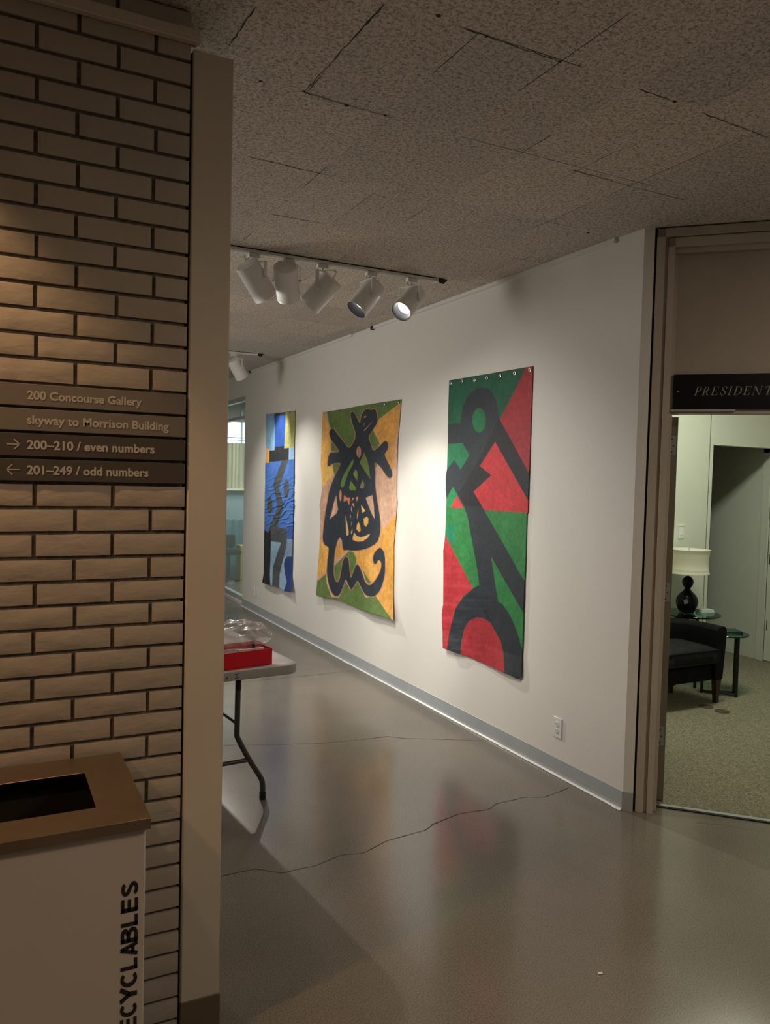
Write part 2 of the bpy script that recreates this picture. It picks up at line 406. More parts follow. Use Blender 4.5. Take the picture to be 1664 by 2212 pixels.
# cove base along the gallery wall
b = MB(); prof = [(0, 0.0), (-0.016, 0.0), (-0.007, 0.012), (-0.004, 0.024), (-0.003, 0.098), (0, 0.10)]
b.add([(XG + x, y, z) for y in (YC - 0.002, 9.83) for x, z in prof], [tuple(range(5, -1, -1)), tuple(range(6, 12))] + [(i, (i + 1) % 6, 6 + (i + 1) % 6, 6 + i) for i in range(6)])
bo = struct(b.build('baseboard_right', BASE_G))
ys = np.arange(YC + 0.0, 9.83, 0.03); t = MB()
outer = [(XG - 0.019 - 0.004 * abs(noise.noise((y * 3, 0, 0))) - (0.006 if noise.noise((y * 9, 5, 0)) > 0.33 else 0), y, 0.002) for y in ys]
inner = [(XG - 0.008, y, 0.010) for y in ys]; n = len(ys)
t.add(outer + inner, [(i, i + 1, n + i + 1, n + i) for i in range(n - 1)]); struct(t.build('trim_1', BASE_W))
b = MB(); dbox(b, -0.004, 0.051, 0, 0.10, -0.005, 0.0); struct(b.build('baseboard_corner', BASE_G))

# thin metal strip along the top of the gallery wall, two lengths
for k, (y0, y1) in enumerate(((3.21, 6.10), (6.55, 9.58))):
    t = MB(); t.box((XG - 0.018, y0, H - 0.022), (XG, y1, H)); t.box((XG - 0.026, y0, H - 0.026), (XG, y1, H - 0.022))
    o = t.build('trim_%d' % (k + 2), TRACKM); struct(o)
    e = MB().box((XG - 0.03, y1, H - 0.03), (XG - 0.002, y1 + 0.03, H - 0.002)); e.build('end_gap', DARK, o)

# door frame (corner gap, two nested faces, stop) and transom
f = MB()
dbox(f, 0.051, 0.062, 0, H, 0.025, 0.12)
f.build('trim_4', DARK)['kind'] = 'structure'
f = MB()
Z1, Z2, Z3 = 2.982, 2.932, 2.888
dbox(f, 0.062, 0.103, 0, Z1, 0.0, 0.13); dbox(f, 1.255, 1.296, 0, Z1, 0.0, 0.13); dbox(f, 0.062, 1.296, Z1 - 0.043, Z1, 0.0, 0.13)
dbox(f, 0.103, 0.118, 0, Z2 + 0.008, 0.016, 0.13); dbox(f, 1.24, 1.255, 0, Z2 + 0.008, 0.016, 0.13); dbox(f, 0.103, 1.255, Z2, Z2 + 0.008, 0.016, 0.13)
dbox(f, 0.118, 0.151, 0, Z2, 0.0, 0.13); dbox(f, 1.207, 1.24, 0, Z2, 0.0, 0.13); dbox(f, 0.118, 1.24, Z3, Z2, 0.0, 0.13)
dbox(f, 0.151, 0.168, 0, Z3, 0.05, 0.13); dbox(f, 1.19, 1.207, 0, Z3, 0.05, 0.13); dbox(f, 0.151, 1.207, Z3 - 0.026, Z3, 0.03, 0.13)
d1 = struct(f.build('door_1', FRAME, bevel=0.0012, seg=1))
f = MB(); dbox(f, 0.168, 1.19, 2.085, Z3 - 0.02, 0.06, 0.10); f.build('transom_panel', TRANSOM, d1)
f = MB(); dbox(f, 0.165, 1.19, 2.062, 2.085, 0.05, 0.13); dbox(f, 0.158, 0.46, 2.071, 2.081, 0.028, 0.05); f.build('door_head', FRAME, d1)
# open door leaf seen on its hinge edge
f = MB(); dbox(f, 0.160, 0.204, 0.012, 2.055, 0.18, 1.08)
leaf = tag(f.build('open_door', DOORM), 'olive brown door standing open into the office, seen edge on beside the frame', 'door')
for z in (1.905, 1.13, 0.36):
    h = MB(); dbox(h, 0.162, 0.197, z - 0.052, z + 0.052, 0.176, 0.18); ho = h.build('hinge', HINGE, leaf)
    for dz in (-0.035, 0.0, 0.035):
        k = MB(); k.cyl(dw(0.176 + 0.008 * (dz == 0), z + dz, 0.1765), dw(0.176 + 0.008 * (dz == 0), z + dz, 0.174), 0.004, 10); k.build('screw', SLOT, ho)
ts = thing('threshold_strip', dw(0.68, 0, .13), 'grey metal threshold strip between concrete floor and office carpet', 'threshold')
f = MB(); dbox(f, 0.15, 1.21, 0.0005, 0.006, 0.104, 0.158); f.build('rubber_edge', RUBBER, ts)
f = MB(); dbox(f, 0.15, 1.21, 0.006, 0.009, 0.114, 0.146); f.build('strip', ALU, ts, bevel=0.001, seg=1)

# PRESIDENT sign
Pt = thing('door_sign', dw(0.68, 2.083, 0.03), 'black plate reading PRESIDENT in grey italic capitals above the doorway', 'sign')
f = MB(); dbox(f, 0.168, 1.19, 2.0835, 2.257, 0.030, 0.060); f.build('sign_plate', BLACK_S, Pt, bevel=0.001, seg=1)
GL = {  # didone capitals: polygons in cap-height units
    'I': [[(.0, 0), (.34, 0), (.34, .03), (.0, .03)], [(.0, .97), (.34, .97), (.34, 1), (.0, 1)], [(.11, .03), (.23, .03), (.23, .97), (.11, .97)]],
    'E': [[(.0, 0), (.66, 0), (.68, .25), (.65, .25), (.6, .03), (.0, .03)], [(.0, .97), (.6, .97), (.62, .78), (.65, .78), (.65, 1), (.0, 1)], [(.1, .03), (.22, .03), (.22, .97), (.1, .97)], [(.22, .49), (.46, .49), (.46, .38), (.49, .38), (.49, .64), (.46, .64), (.46, .52), (.22, .52)]],
    'T': [[(.2, 0), (.56, 0), (.56, .03), (.2, .03)], [(.0, .75), (.03, .75), (.08, .97), (.68, .97), (.73, .75), (.76, .75), (.74, 1), (.02, 1)], [(.32, .03), (.44, .03), (.44, .97), (.32, .97)]],
    'N': [[(-.04, 0), (.22, 0), (.22, .03), (-.04, .03)], [(.64, .97), (.92, .97), (.92, 1), (.64, 1)], [(.08, .03), (.115, .03), (.115, .97), (.08, .97)], [(.76, 0), (.79, 0), (.79, .97), (.76, .97)], [(-.02, 1), (.17, 1), (.79, .0), (.70, .0), (.05, .97), (-.02, .97)]],
}


def arc(cx, cy, rx, ry, a0, a1, n=14): return [(cx + rx * math.cos(math.radians(a0 + (a1 - a0) * i / n)), cy + ry * math.sin(math.radians(a0 + (a1 - a0) * i / n))) for i in range(n + 1)]


def bowl(x, y0, y1, w, thick, thin=.03):  # half-ring from a stem
    cy, ry = (y0 + y1) / 2, (y1 - y0) / 2
    return arc(x, cy, w, ry, -90, 90) + arc(x, cy, w - thick, ry - thin, 90, -90)


_st = [[(.0, 0), (.34, 0), (.34, .03), (.0, .03)], [(.0, .97), (.2, .97), (.2, 1), (.0, 1)], [(.1, .03), (.22, .03), (.22, .97), (.1, .97)]]
GL['P'] = _st + [[(.2, .97), (.34, .97), (.34, 1), (.2, 1)], [(.2, .45), (.34, .45), (.34, .48), (.2, .48)], bowl(.34, .45, 1, .3, .12)]
GL['R'] = GL['P'][:-1] + [bowl(.34, .48, 1, .27, .12), [(.34, .48), (.46, .48), (.66, .03), (.76, .03), (.76, 0), (.56, 0)]]
GL['D'] = [[(.0, 0), (.34, 0), (.34, .03), (.0, .03)], _st[1], _st[2], [(.2, .97), (.34, .97), (.34, 1), (.2, 1)], bowl(.34, 0, 1, .45, .13)]
_so = arc(.3, .74, .24, .26, 60, 180, 8) + [(.10, .6), (.3, .47), (.44, .36)] + arc(.30, .26, .17, .24, 20, -90, 8)
_si = arc(.28, .26, .28, .27, -100, 25, 8)[:] + [(.5, .44), (.36, .55), (.17, .66)] + arc(.3, .76, .14, .215, 190, 60, 8)
GL['S'] = [_so + _si, [(.02, .3), (.05, .3), (.12, .1), (.28, .03), (.28, -.01), (.05, .06), (.02, 0)], [(.44, .99), (.5, .95), (.53, 1), (.55, 1), (.54, .72), (.51, .72), (.42, .95)]]
cap = 0.0425; f = MB()
for ch, xpos in zip('PRESIDENT', (630, 720, 825, 930, 1020, 1085, 1195, 1300, 1430)):
    s0 = 0.268 + (xpos - 636) * 0.000397
    for poly in GL[ch]:
        pts = [dw(s0 + (x + y * 0.27) * cap, 2.1515 + y * cap, 0.0298) for x, y in poly]
        f.prism(pts, Vector(dw(0, 0, 0)) - Vector(dw(0, 0, 0.0008)))
f.build('lettering', LETTER_P, Pt)
f = MB(); f.cyl(dw(0.189, 2.171, 0.0305), dw(0.189, 2.171, 0.028), 0.0045, 14); f.build('screw', HINGE, Pt)

# ------------------------------------------------------------------ brick pier, left
JZ = [2.984, 2.915, 2.848, 2.780, 2.712, 2.648, 2.581, 2.515, 2.446, 2.381, 2.314, 2.2486, 2.1836, 2.1187, 2.0537, 1.99, 1.924, 1.86, 1.7955, 1.7288, 1.664, 1.597,
      1.530, 1.4625, 1.3971, 1.3335, 1.2699, 1.2063, 1.1427, 1.079, 1.0154, .9518, .8852, .8207, .756, .6888, .6214, .5562, .4907, .4251, .3593, .2933, .2272, .156, .0895, .0235]
YB = 2.27; XB = 0.511; b = MB()
b.mi(1).box((-2.6, YB + 0.011, 0), (XB - 0.006, YB + 0.20, H - 0.001)); b.mi(0)


def wobble(x, z): return 0.0022 * noise.noise((x * 14, z * 22, 1.7)) + 0.0013 * noise.noise((x * 34, z * 40, 9.2))


def brick(x0, x1, z0, z1, tone):
    nx = max(2, int((x1 - x0) / 0.018)); nz = 4; d = 0.003; off = random.uniform(-.0012, .0012); sk = random.uniform(-.0016, .0016); k = random.random() * 50
    vs = []; fs = []
    for j in range(nz + 1):
        for i in range(nx + 1):
            u, v = i / nx, j / nz; x = x0 + (x1 - x0) * u; z = z0 + (z1 - z0) * v
            e = (i in (0, nx)) or (j in (0, nz))
            vs.append((x, YB + off + sk * (u - .5) + (0.0022 if e else wobble(x + k, z)), z + 0.0008 * noise.noise((x * 25 + k, z, 3))))
    q = nx + 1
    for j in range(nz):
        for i in range(nx): fs.append((j * q + i, j * q + i + 1, (j + 1) * q + i + 1, (j + 1) * q + i))
    ring = [i for i in range(q)] + [j * q + nx for j in range(1, nz + 1)] + [nz * q + i for i in range(nx - 1, -1, -1)] + [j * q for j in range(nz - 1, 0, -1)]
    nb = len(vs); vs += [(vs[r][0], YB + 0.02, vs[r][2]) for r in ring]; L = len(ring)
    for a in range(L): fs.append((ring[a], nb + a, nb + (a + 1) % L, ring[(a + 1) % L]))
    b.add(vs, fs)


g = 0.0052
for i in range(len(JZ) - 1):
    z1, z0 = JZ[i] - g, JZ[i + 1] + g
    if i == 0: z1 = JZ[0] - 0.002
    js = [0.117 - 0.2 * k for k in range(-1, 14)] if (i % 2 == 0 or i >= 35) else [0.2165 - 0.2 * k for k in range(-1, 14)]
    js = sorted(x + random.uniform(-.003, .003) for x in js if x > -2.5)
    ed = [-2.6] + js + [XB + g]
    for a, c in zip(ed, ed[1:]): brick(a + g, c - g, z0, z1, 0)
brick(-2.6, XB, 0.001, JZ[-1] - g, 0)
struct(b.build('wall_left', [BRICK, MORTAR], smooth=True, angle=50))
# conduit rail across the brick near the ceiling
t = MB(); t.box((-2.6, YB - 0.026, 2.893), (0.532, YB - 0.002, 2.926)); t.box((0.47, YB - 0.027, 2.905), (0.533, YB + 0.03, 2.928))
rail = t.build('wire_channel', PANEL, bevel=0.003); tag(rail, 'painted surface wire channel running across the brick near the ceiling', 'channel')
t = MB().box((0.5325, YB - 0.024, 2.895), (0.5335, YB - 0.006, 2.915)); t.build('end_cap', PLATE, rail)
# end of the gallery partition: smooth painted panel with brown base
w = MB().box((0.518, 2.268, 0), (0.634, 2.52, 2.885)); wp = struct(w.build('wall_partition', PANEL, bevel=0.004))
b2 = MB().box((0.5175, 2.264, 0), (0.637, 2.5205, 0.136)); struct(b2.build('baseboard_partition', BASE_B, bevel=0.002))
g_ = MB().box((0.505, 2.285, 0), (0.520, 2.46, 2.88)); struct(g_.build('trim_5', DARK))
# far side of the gallery, out of view but part of the room
w = MB().box((-2.6, 2.52, 0), (-2.5, 12.3, H)); struct(w.build('wall_gallery', WALL))

# four sign strips set into the brick courses
rows = [('200 Concourse Gallery', 16, 0.098, 0.388, SIGN_L, 'taupe sign strip reading 200 Concourse Gallery, topmost of four on the brick'),
        ('skyway to Morrison Building', 17, 0.098, 0.462, SIGN_L, 'taupe sign strip reading skyway to Morrison Building on the brick'),
        ('200\u2013210 / even numbers', 18, 0.098, 0.424, SIGN_D, 'dark sign strip with right arrow reading 200-210 even numbers on the brick'),
        ('201\u2013249 / odd numbers', 19, 0.098, 0.408, SIGN_D, 'dark sign strip with left arrow reading 201-249 odd numbers, lowest of four')]
YS = YB - 0.006
for txt, i, x0, x1, m, lab in rows:
    z1, z0 = JZ[i] - 0.003, JZ[i + 1] + 0.004
    th = thing('sign_strip', (-0.2, YS, z0), lab, 'sign', 'directory sign strips on the brick')
    p = MB().box((-0.62, YS, z0), (XB - 0.002, YS + 0.03, z1)); p.build('strip', m, th, bevel=0.0012, seg=1)
    vs, fs = text_mb(txt, 0.03, 0.001, 0.0008)
    lo, hi = vs[:, 0].min(), vs[:, 0].max(); k = (x1 - x0) / (hi - lo); zc = (z0 + z1) / 2
    capm = 0.0305 * 0.72
    p = MB().add([(x0 + (v[0] - lo) * k, YS - 0.0004 + v[2], zc - 0.0108 + v[1] * k) for v in vs], fs); p.build('lettering', LETTER, th)
    if i >= 18:
        s = 1 if i == 18 else -1; xc = 0.0655; a = MB()
        for p0, p1 in (((-.0155, 0), (.0155, 0)), ((.0155, 0), (.0015, .0135)), ((.0155, 0), (.0015, -.0135))):
            d = Vector((p1[0] - p0[0], p1[1] - p0[1])); nrm = Vector((-d.y, d.x)).normalized() * 0.0013
            q = [(p0[0] + nrm.x, p0[1] + nrm.y), (p1[0] + nrm.x, p1[1] + nrm.y), (p1[0] - nrm.x, p1[1] - nrm.y), (p0[0] - nrm.x, p0[1] - nrm.y)]
            a.prism([(xc + s * x, YS - 0.0009, zc + z) for x, z in q], (0, 0.0012, 0))
        a.build('arrow', LETTER, th)

# recycling bin
bt = thing('recycling_bin', (0.0, 2.0, 0), 'pale recycling bin with brushed metal top, standing against the brick', 'bin')
p = MB(); X0, X1, Y0, Y1 = -0.55, 0.328, 1.80, 2.24; th_ = 0.012
p.box((X0, Y0, 0.02), (X1, Y0 + th_, 0.902)); p.box((X0, Y1 - th_, 0.02), (X1, Y1, 0.902)); p.box((X0, Y0 + th_, 0.02), (X0 + th_, Y1 - th_, 0.902)); p.box((X1 - th_, Y0 + th_, 0.02), (X1, Y1 - th_, 0.902)); p.box((X0, Y0, 0), (X1, Y1, 0.02))
p.build('body', BINW, bt, bevel=0.003)
LX0, LX1, LY0, LY1, LZ = -0.56, 0.338, 1.787, 2.247, 0.92
HX0, HX1, HY0, HY1 = -0.42, 0.232, 1.893, 2.128; p = MB(); a = [(LX0, LY0), (LX1, LY0), (LX1, LY1), (LX0, LY1)]; h = [(HX0, HY0), (HX1, HY0), (HX1, HY1), (HX0, HY1)]
vs = [(x, y, LZ) for x, y in a] + [(x, y, LZ) for x, y in h] + [(x, y, LZ - 0.026) for x, y in a] + [(x, y, LZ - 0.003) for x, y in h] + [(x, y, 0.55) for x, y in h]
fs = [(i, (i + 1) % 4, 4 + (i + 1) % 4, 4 + i) for i in range(4)] + [(8 + i, 8 + (i + 1) % 4, (i + 1) % 4, i) for i in range(4)] + [(12 + i, 12 + (i + 1) % 4, 8 + (i + 1) % 4, 8 + i) for i in range(4)] + [(4 + i, 4 + (i + 1) % 4, 12 + (i + 1) % 4, 12 + i) for i in range(4)]
p.add(vs[:16], fs); p.build('lid', STEEL, bt, bevel=0.002)
hh = [(HX0 - .05, HY0 - .06), (HX1 + .06, HY0 - .06), (HX1 + .06, HY1 + .06), (HX0 - .05, HY1 + .06)]
p = MB(); p.add([(x, y, LZ - 0.006) for x, y in hh] + [(x, y, 0.12) for x, y in hh], [(i, (i + 1) % 4, 4 + (i + 1) % 4, 4 + i) for i in range(4)] + [(4, 5, 6, 7)])
p.build('liner', mat('dark_liner', (0.03, 0.022, 0.014), 0.6), bt)


def stroke(mb, pts, w, f):
    """flat-ended mitred pen stroke; f maps letter units to the face of the bin"""
    P = [Vector(p) for p in pts]; n = len(P); L = []
    for i in range(n):
        a = (P[i] - P[i - 1]).normalized() if i else None; c = (P[i + 1] - P[i]).normalized() if i < n - 1 else None
        t = ((a or c) + (c or a)).normalized(); nn = Vector((-t.y, t.x)); k = w / 2 / max(.4, nn.dot(Vector((-(c or a).y, (c or a).x))))
        L.append((P[i] + nn * k, P[i] - nn * k))
    for (a, b_), (c, d) in zip(L, L[1:]):
        q = [f(v) for v in (a, b_, d, c)]; mb.prism(q, (0, -0.0008, 0))


SW = .195; h2 = SW / 2
BG = {'E': (.62, [[(h2, 0), (h2, 1)], [(0, h2), (.62, h2)], [(0, .52), (.58, .52)], [(0, 1 - h2), (.61, 1 - h2)]]),
      'L': (.58, [[(h2, 0), (h2, 1)], [(0, h2), (.58, h2)]]),
      'A': (.72, [[(.075, 0), (.36, 1)], [(.645, 0), (.36, 1)], [(.17, .28), (.55, .28)]]),
      'Y': (.70, [[(.08, 1), (.35, .45)], [(.62, 1), (.35, .45)], [(.35, .5), (.35, 0)]]),
      'C': (.72, [arc(.38, .5, .38 - h2, .5 - h2, 48, 312, 22)]),
      'S': (.64, [arc(.32, .735, .235, .265 - h2, 20, 200, 12) + [(.16, .6), (.32, .5), (.49, .41)] + arc(.32, .27, .245, .27 - h2, 25, -160, 12)]),
      'B': (.68, [[(h2, 0), (h2, 1)], [(0, h2), (.4, h2)] + arc(.4, .29, .2, .29 - h2, -80, 80, 10) + [(.4, .545), (0, .545)], [(.36, .545)] + arc(.38, .755, .18, .245 - h2, -80, 80, 10) + [(.36, 1 - h2), (0, 1 - h2)]]),
      'R': (.70, [[(h2, 0), (h2, 1)], [(0, .44)] + arc(.4, .68, .2, .32 - h2, -90, 90, 10) + [(0, 1 - h2)], [(.40, .44), (.62, 0)]])}
p = MB(); CAPH = 0.0365
for chx, (ya, yb_) in zip('SELBALCYCER', ((1055, 1140), (1160, 1245), (1265, 1335), (1345, 1440), (1440, 1525), (1545, 1615), (1625, 1725), (1720, 1825), (1825, 1915), (1925, 2008), (2022, 2115))):
    z1_, z0_ = 0.774 - .000363 * (ya - 1055), 0.774 - .000363 * (yb_ - 1055); wd, sts = BG[chx]
    for st_ in sts: stroke(p, st_, SW, lambda v, z0_=z0_, z1_=z1_, wd=wd: (0.3125 - v.y * CAPH, Y0 - 0.0002, z0_ + v.x / wd * (z1_ - z0_)))
p.build('lettering', INK, bt)

# ------------------------------------------------------------------ paintings on unstretched canvas
LAMPFAC = 1.2


def ray(x, y): return (x - 832) / FPX * R_ - (y - 1106) / FPX * U_ + F_


def on_wall(px, off):
    """survey helper: where sight lines (N,2) meet the plane a distance off in front of the gallery wall"""
    d = (px[:, 0:1] - 832) / FPX * R_[None] - (px[:, 1:2] - 1106) / FPX * U_[None] + F_[None]
    t = ((XG - off) / d[:, 0])[:, None]
    return np.array([0, 0, EYE])[None] + t * d


def sdist(P, poly):
    """signed distance (negative inside) from points to polygon, chunked"""
    poly = np.array(poly, float); A = poly; B = np.roll(poly, -1, 0); out = np.full(len(P), 1e9); ins = np.zeros(len(P), bool)
    for a, c in zip(A, B):
        e = c - a; w_ = P - a; L = (e @ e) or 1e-9; t = np.clip((w_ @ e) / L, 0, 1); dd = w_ - t[:, None] * e
        out = np.minimum(out, (dd ** 2).sum(1))
        cond = (a[1] > P[:, 1]) != (c[1] > P[:, 1])
        if abs(e[1]) > 1e-9:
            xi = a[0] + (P[:, 1] - a[1]) * e[0] / e[1]; ins ^= cond & (P[:, 0] < xi)
    out = np.sqrt(out); return np.where(ins, -out, out)


def resample(pl, n):
    pl = np.array(pl, float); s = np.r_[0, np.cumsum(np.hypot(*np.diff(pl, axis=0).T))]; q = np.linspace(0, s[-1], n)
    return np.c_[np.interp(q, s, pl[:, 0]), np.interp(q, s, pl[:, 1])]


def ell(cx, cy, rx, ry, n=28): return [(cx + rx * math.cos(6.28318 * i / n), cy + ry * math.sin(6.28318 * i / n)) for i in range(n)]


def pig(r, g_, b_, k=None):
    c = np.array(srgb(r, g_, b_)[:3]) * (LAMPFAC if k is None else k); return c * 0.93 + c.mean() * 0.07


def canvas(name, label, top, right, bottom, left, nu, nv, to_px, layers, relief, m, seams=()):
    T, B_, L_, R2 = resample(top, nu), resample(bottom, nu), resample(left, nv), resample(right, nv)
    u = np.linspace(0, 1, nu)[None, :, None]; v = np.linspace(0, 1, nv)[:, None, None]
    G = (1 - v) * T[None] + v * B_[None] + (1 - u) * L_[:, None] + u * R2[:, None]
    G -= (1 - u) * (1 - v) * T[0] + u * (1 - v) * T[-1] + (1 - u) * v * B_[0] + u * v * B_[-1]
    P = G.reshape(-1, 2); col = np.zeros((len(P), 3)) + layers[0][1]
    for poly, c, soft in layers[1:]:
        d = sdist(P, poly); a = np.clip(0.5 - d / soft, 0, 1)[:, None]; col = col * (1 - a) + a * c
    uu = np.tile(np.linspace(0, 1, nu), nv); vv = np.repeat(np.linspace(0, 1, nv), nu)
    off = relief(uu, vv, P)
    W3 = on_wall(to_px(P), off)
    vs = W3.tolist(); q = nu; fs = [(j * q + i, j * q + i + 1, (j + 1) * q + i + 1, (j + 1) * q + i) for j in range(nv - 1) for i in range(nu - 1)]
    ring = list(range(q)) + [j * q + q - 1 for j in range(1, nv)] + [(nv - 1) * q + i for i in range(q - 2, -1, -1)] + [j * q for j in range(nv - 2, 0, -1)]
    nb = len(vs); vs += [(W3[r][0] + 0.0018, W3[r][1], W3[r][2]) for r in ring]; n = len(ring); fs += [(ring[a], nb + a, nb + (a + 1) % n, ring[(a + 1) % n]) for a in range(n)]
    col = np.r_[col, col[ring]]
    lo = W3.min(0); hi = W3.max(0); org = (XG - 0.004, (lo[1] + hi[1]) / 2, lo[2])
    th = thing('canvas_painting', org, label, 'painting', 'painted canvases pinned to the white wall')
    mb = MB(); mb.v = vs; mb.f = fs; mb.m = [0] * len(fs); o = mb.build('canvas', m, th)
    at = o.data.color_attributes.new('pigment', 'FLOAT_COLOR', 'POINT')
    at.data.foreach_set('color', np.c_[np.clip(col, 0, 0.95), np.ones(len(col))].ravel())
    o.data.polygons.foreach_set('use_smooth', [True] * len(o.data.polygons))
    return th


def grommets(th, pts, off, r=0.012):
    for p in on_wall(np.array(pts, float), off):
        g2 = MB(); x, y, z = p; nseg = 20; ring = []
        g2.rev((x + 0.002, y, z), (-1, 0, 0), [(0, r), (0.0035, r), (0.0045, r * .8), (0.0035, r * .5), (0.0, r * .5)], nseg, False, False)
        go = g2.build('grommet', CHROME, th, smooth=True)
        h = MB().cyl((x + 0.0, y, z), (x - 0.001, y, z), r * .5, 14); h.build('pin_hole', SLOT, go)


def fbm(P, sx, sy, seed, oct_=3):
    out = np.zeros(len(P)); r = np.random.default_rng(seed)
    for k in range(14 * oct_):
        f_ = 2 ** (k % oct_); a = r.uniform(0, 6.283); w_ = r.normal(size=2) * f_
        out += np.sin(P[:, 0] / sx * w_[0] + P[:, 1] / sy * w_[1] + a) / f_ ** 1.1
    return out / 6


# --- red, green and black
BK, BK2 = pig(41, 48, 55), pig(33, 36, 38)
GN1, GN2, GN3, RD = pig(20, 86, 60), pig(16, 114, 74), pig(38, 120, 60), pig(160, 36, 46)
QB = lambda l: [(1.1764 * x, 2017 + 1.1765 * y) for x, y in l]
lay = [(None, GN1),
       ([(1290, 60), (1420, 40), (1380, 1560), (1310, 1575), (905, 830), (1000, 650), (1150, 360)], RD, 6),
       ([(160, 1170), (385, 1150), (485, 1325), (360, 1525), (272, 1385), (130, 1570)], GN2, 5),
       ([(100, 2055), (420, 2065), (680, 2090), (1360, 2135), (1360, 4700), (20, 4700)], GN3, 5),
       (QB([(690, 80), (1150, 100), (1150, 420), (1060, 620), (800, 260)]), pig(44, 124, 64), 60),
       (QB([(120, 230), (240, 240), (225, 480), (150, 420), (100, 330)]), pig(14, 122, 84), 50),
       ([(255, 1765), (315, 1875), (225, 2060), (120, 2060), (130, 1950)], pig(20, 128, 72), 5),
       ([(312, 1885), (405, 2066), (218, 2056)], pig(196, 40, 46), 5),
       ([(845, 1135), (1360, 2050), (1360, 2135), (680, 2088), (540, 1835), (790, 1605), (630, 1475)], pig(192, 38, 46), 5),
       (QB([(110, 345), (455, 1000), (330, 1100), (245, 1240), (200, 1400), (150, 1760), (40, 1760), (40, 345)]), pig(178, 38, 48), 5),
       (QB([(303, 1800), (320, 1650), (350, 1480), (410, 1385), (500, 1345), (590, 1360), (660, 1410), (790, 1640), (820, 1800), (830, 2060), (600, 2000)]), pig(168, 36, 46), 5),
       ([(660, 370), (740, 385), (810, 450), (860, 560), (885, 690), (900, 810), (890, 1000), (700, 1200), (490, 1325), (385, 1150), (120, 1165), (120, 893), (360, 870), (370, 760), (400, 620), (450, 510), (520, 430), (590, 385)], BK, 5),
       ([(845, 1135), (630, 1475), (790, 1605), (540, 1835), (690, 2090), (430, 2070), (300, 1850), (255, 1765), (100, 2040), (100, 1620), (272, 1385), (360, 1525), (485, 1325), (600, 1000), (850, 1000)], BK, 5),
       ([(900, 800), (1400, 1720), (1400, 2120), (845, 1135), (630, 1475), (790, 1605), (540, 1835), (690, 2090), (430, 2070), (330, 1860), (600, 1420), (800, 1000)], BK2, 5),
       (QB([(345, 20), (560, 20), (680, 230), (880, 580), (1000, 800), (1120, 985), (1120, 1400), (1000, 1200), (800, 850), (668, 615), (720, 950), (755, 1160), (800, 1185), (870, 1280), (930, 1390), (970, 1500), (1010, 1620), (1060, 1790), (1060, 2120), (980, 2120), (828, 2040), (820, 1800), (790, 1640), (660, 1410), (590, 1360), (500, 1345), (410, 1385), (350, 1480), (315, 1650), (303, 1810), (140, 1770), (165, 1560), (200, 1400), (245, 1240), (330, 1110), (455, 1000), (530, 960), (500, 740), (440, 420), (390, 150)]), BK, 5),
       (QB([(590, 1245), (600, 1250), (650, 1362), (640, 1362)]), pig(14, 15, 18), 4),
       (ell(620, 832, 96, 172), pig(20, 106, 62), 5)]


def rel3(u, v, P):
    e = 0.006 + 0.010 * v ** 2 + 0.004 * fbm(P, 300, 600, 3) * (0.3 + v) + 0.0025 * fbm(P, 90, 40, 5, 2) * np.clip((v - .55) * 3, 0, 1) * np.clip(1.2 - 1.5 * u, 0, 1)
    return np.maximum(0.004, e + 0.022 * np.clip((v - .93) / .07, 0, 1) * (0.5 + 0.5 * np.sin(u * 9 + 1)))


t3 = canvas('canvas_painting', 'tall red, green and black canvas painting nearest the doorway, round ring at top', [(198, 272), (1375, 70)],
            [(1375, 70), (1350, 850), (1330, 1400), (1310, 1900), (1305, 2130), (1292, 2134)] + QB([(1085, 600), (1070, 900), (1062, 1150), (1055, 1400), (1045, 1700), (1030, 2060)]),
            QB([(92, 1715), (145, 1735), (220, 1760), (305, 1790), (360, 1802), (400, 1822), (450, 1838), (500, 1865), (560, 1884), (600, 1910), (650, 1926), (700, 1952), (760, 1978), (820, 2010), (920, 2050), (980, 2085), (1030, 2060)]),
            [(198, 272), (185, 700), (180, 1160), (168, 1520), (150, 1620), (150, 1800), (160, 1930), (155, 2150)] + QB([(122, 350), (110, 480), (98, 550), (100, 800), (97, 1190), (82, 1290), (82, 1400), (90, 1500), (92, 1715)]),
            190, 620, lambda P: np.c_[940 + P[:, 0] / 6.504, 780 + P[:, 1] / 6.506], lay, rel3, paint_mat('oil_on_canvas', 0.18, 30))
grommets(t3, [(940 + x / 6.504, 780 + y / 6.506) for x, y in ((218, 313), (377, 282), (553, 270), (726, 237), (913, 208), (1118, 170), (1332, 120))], 0.010, 0.0135)

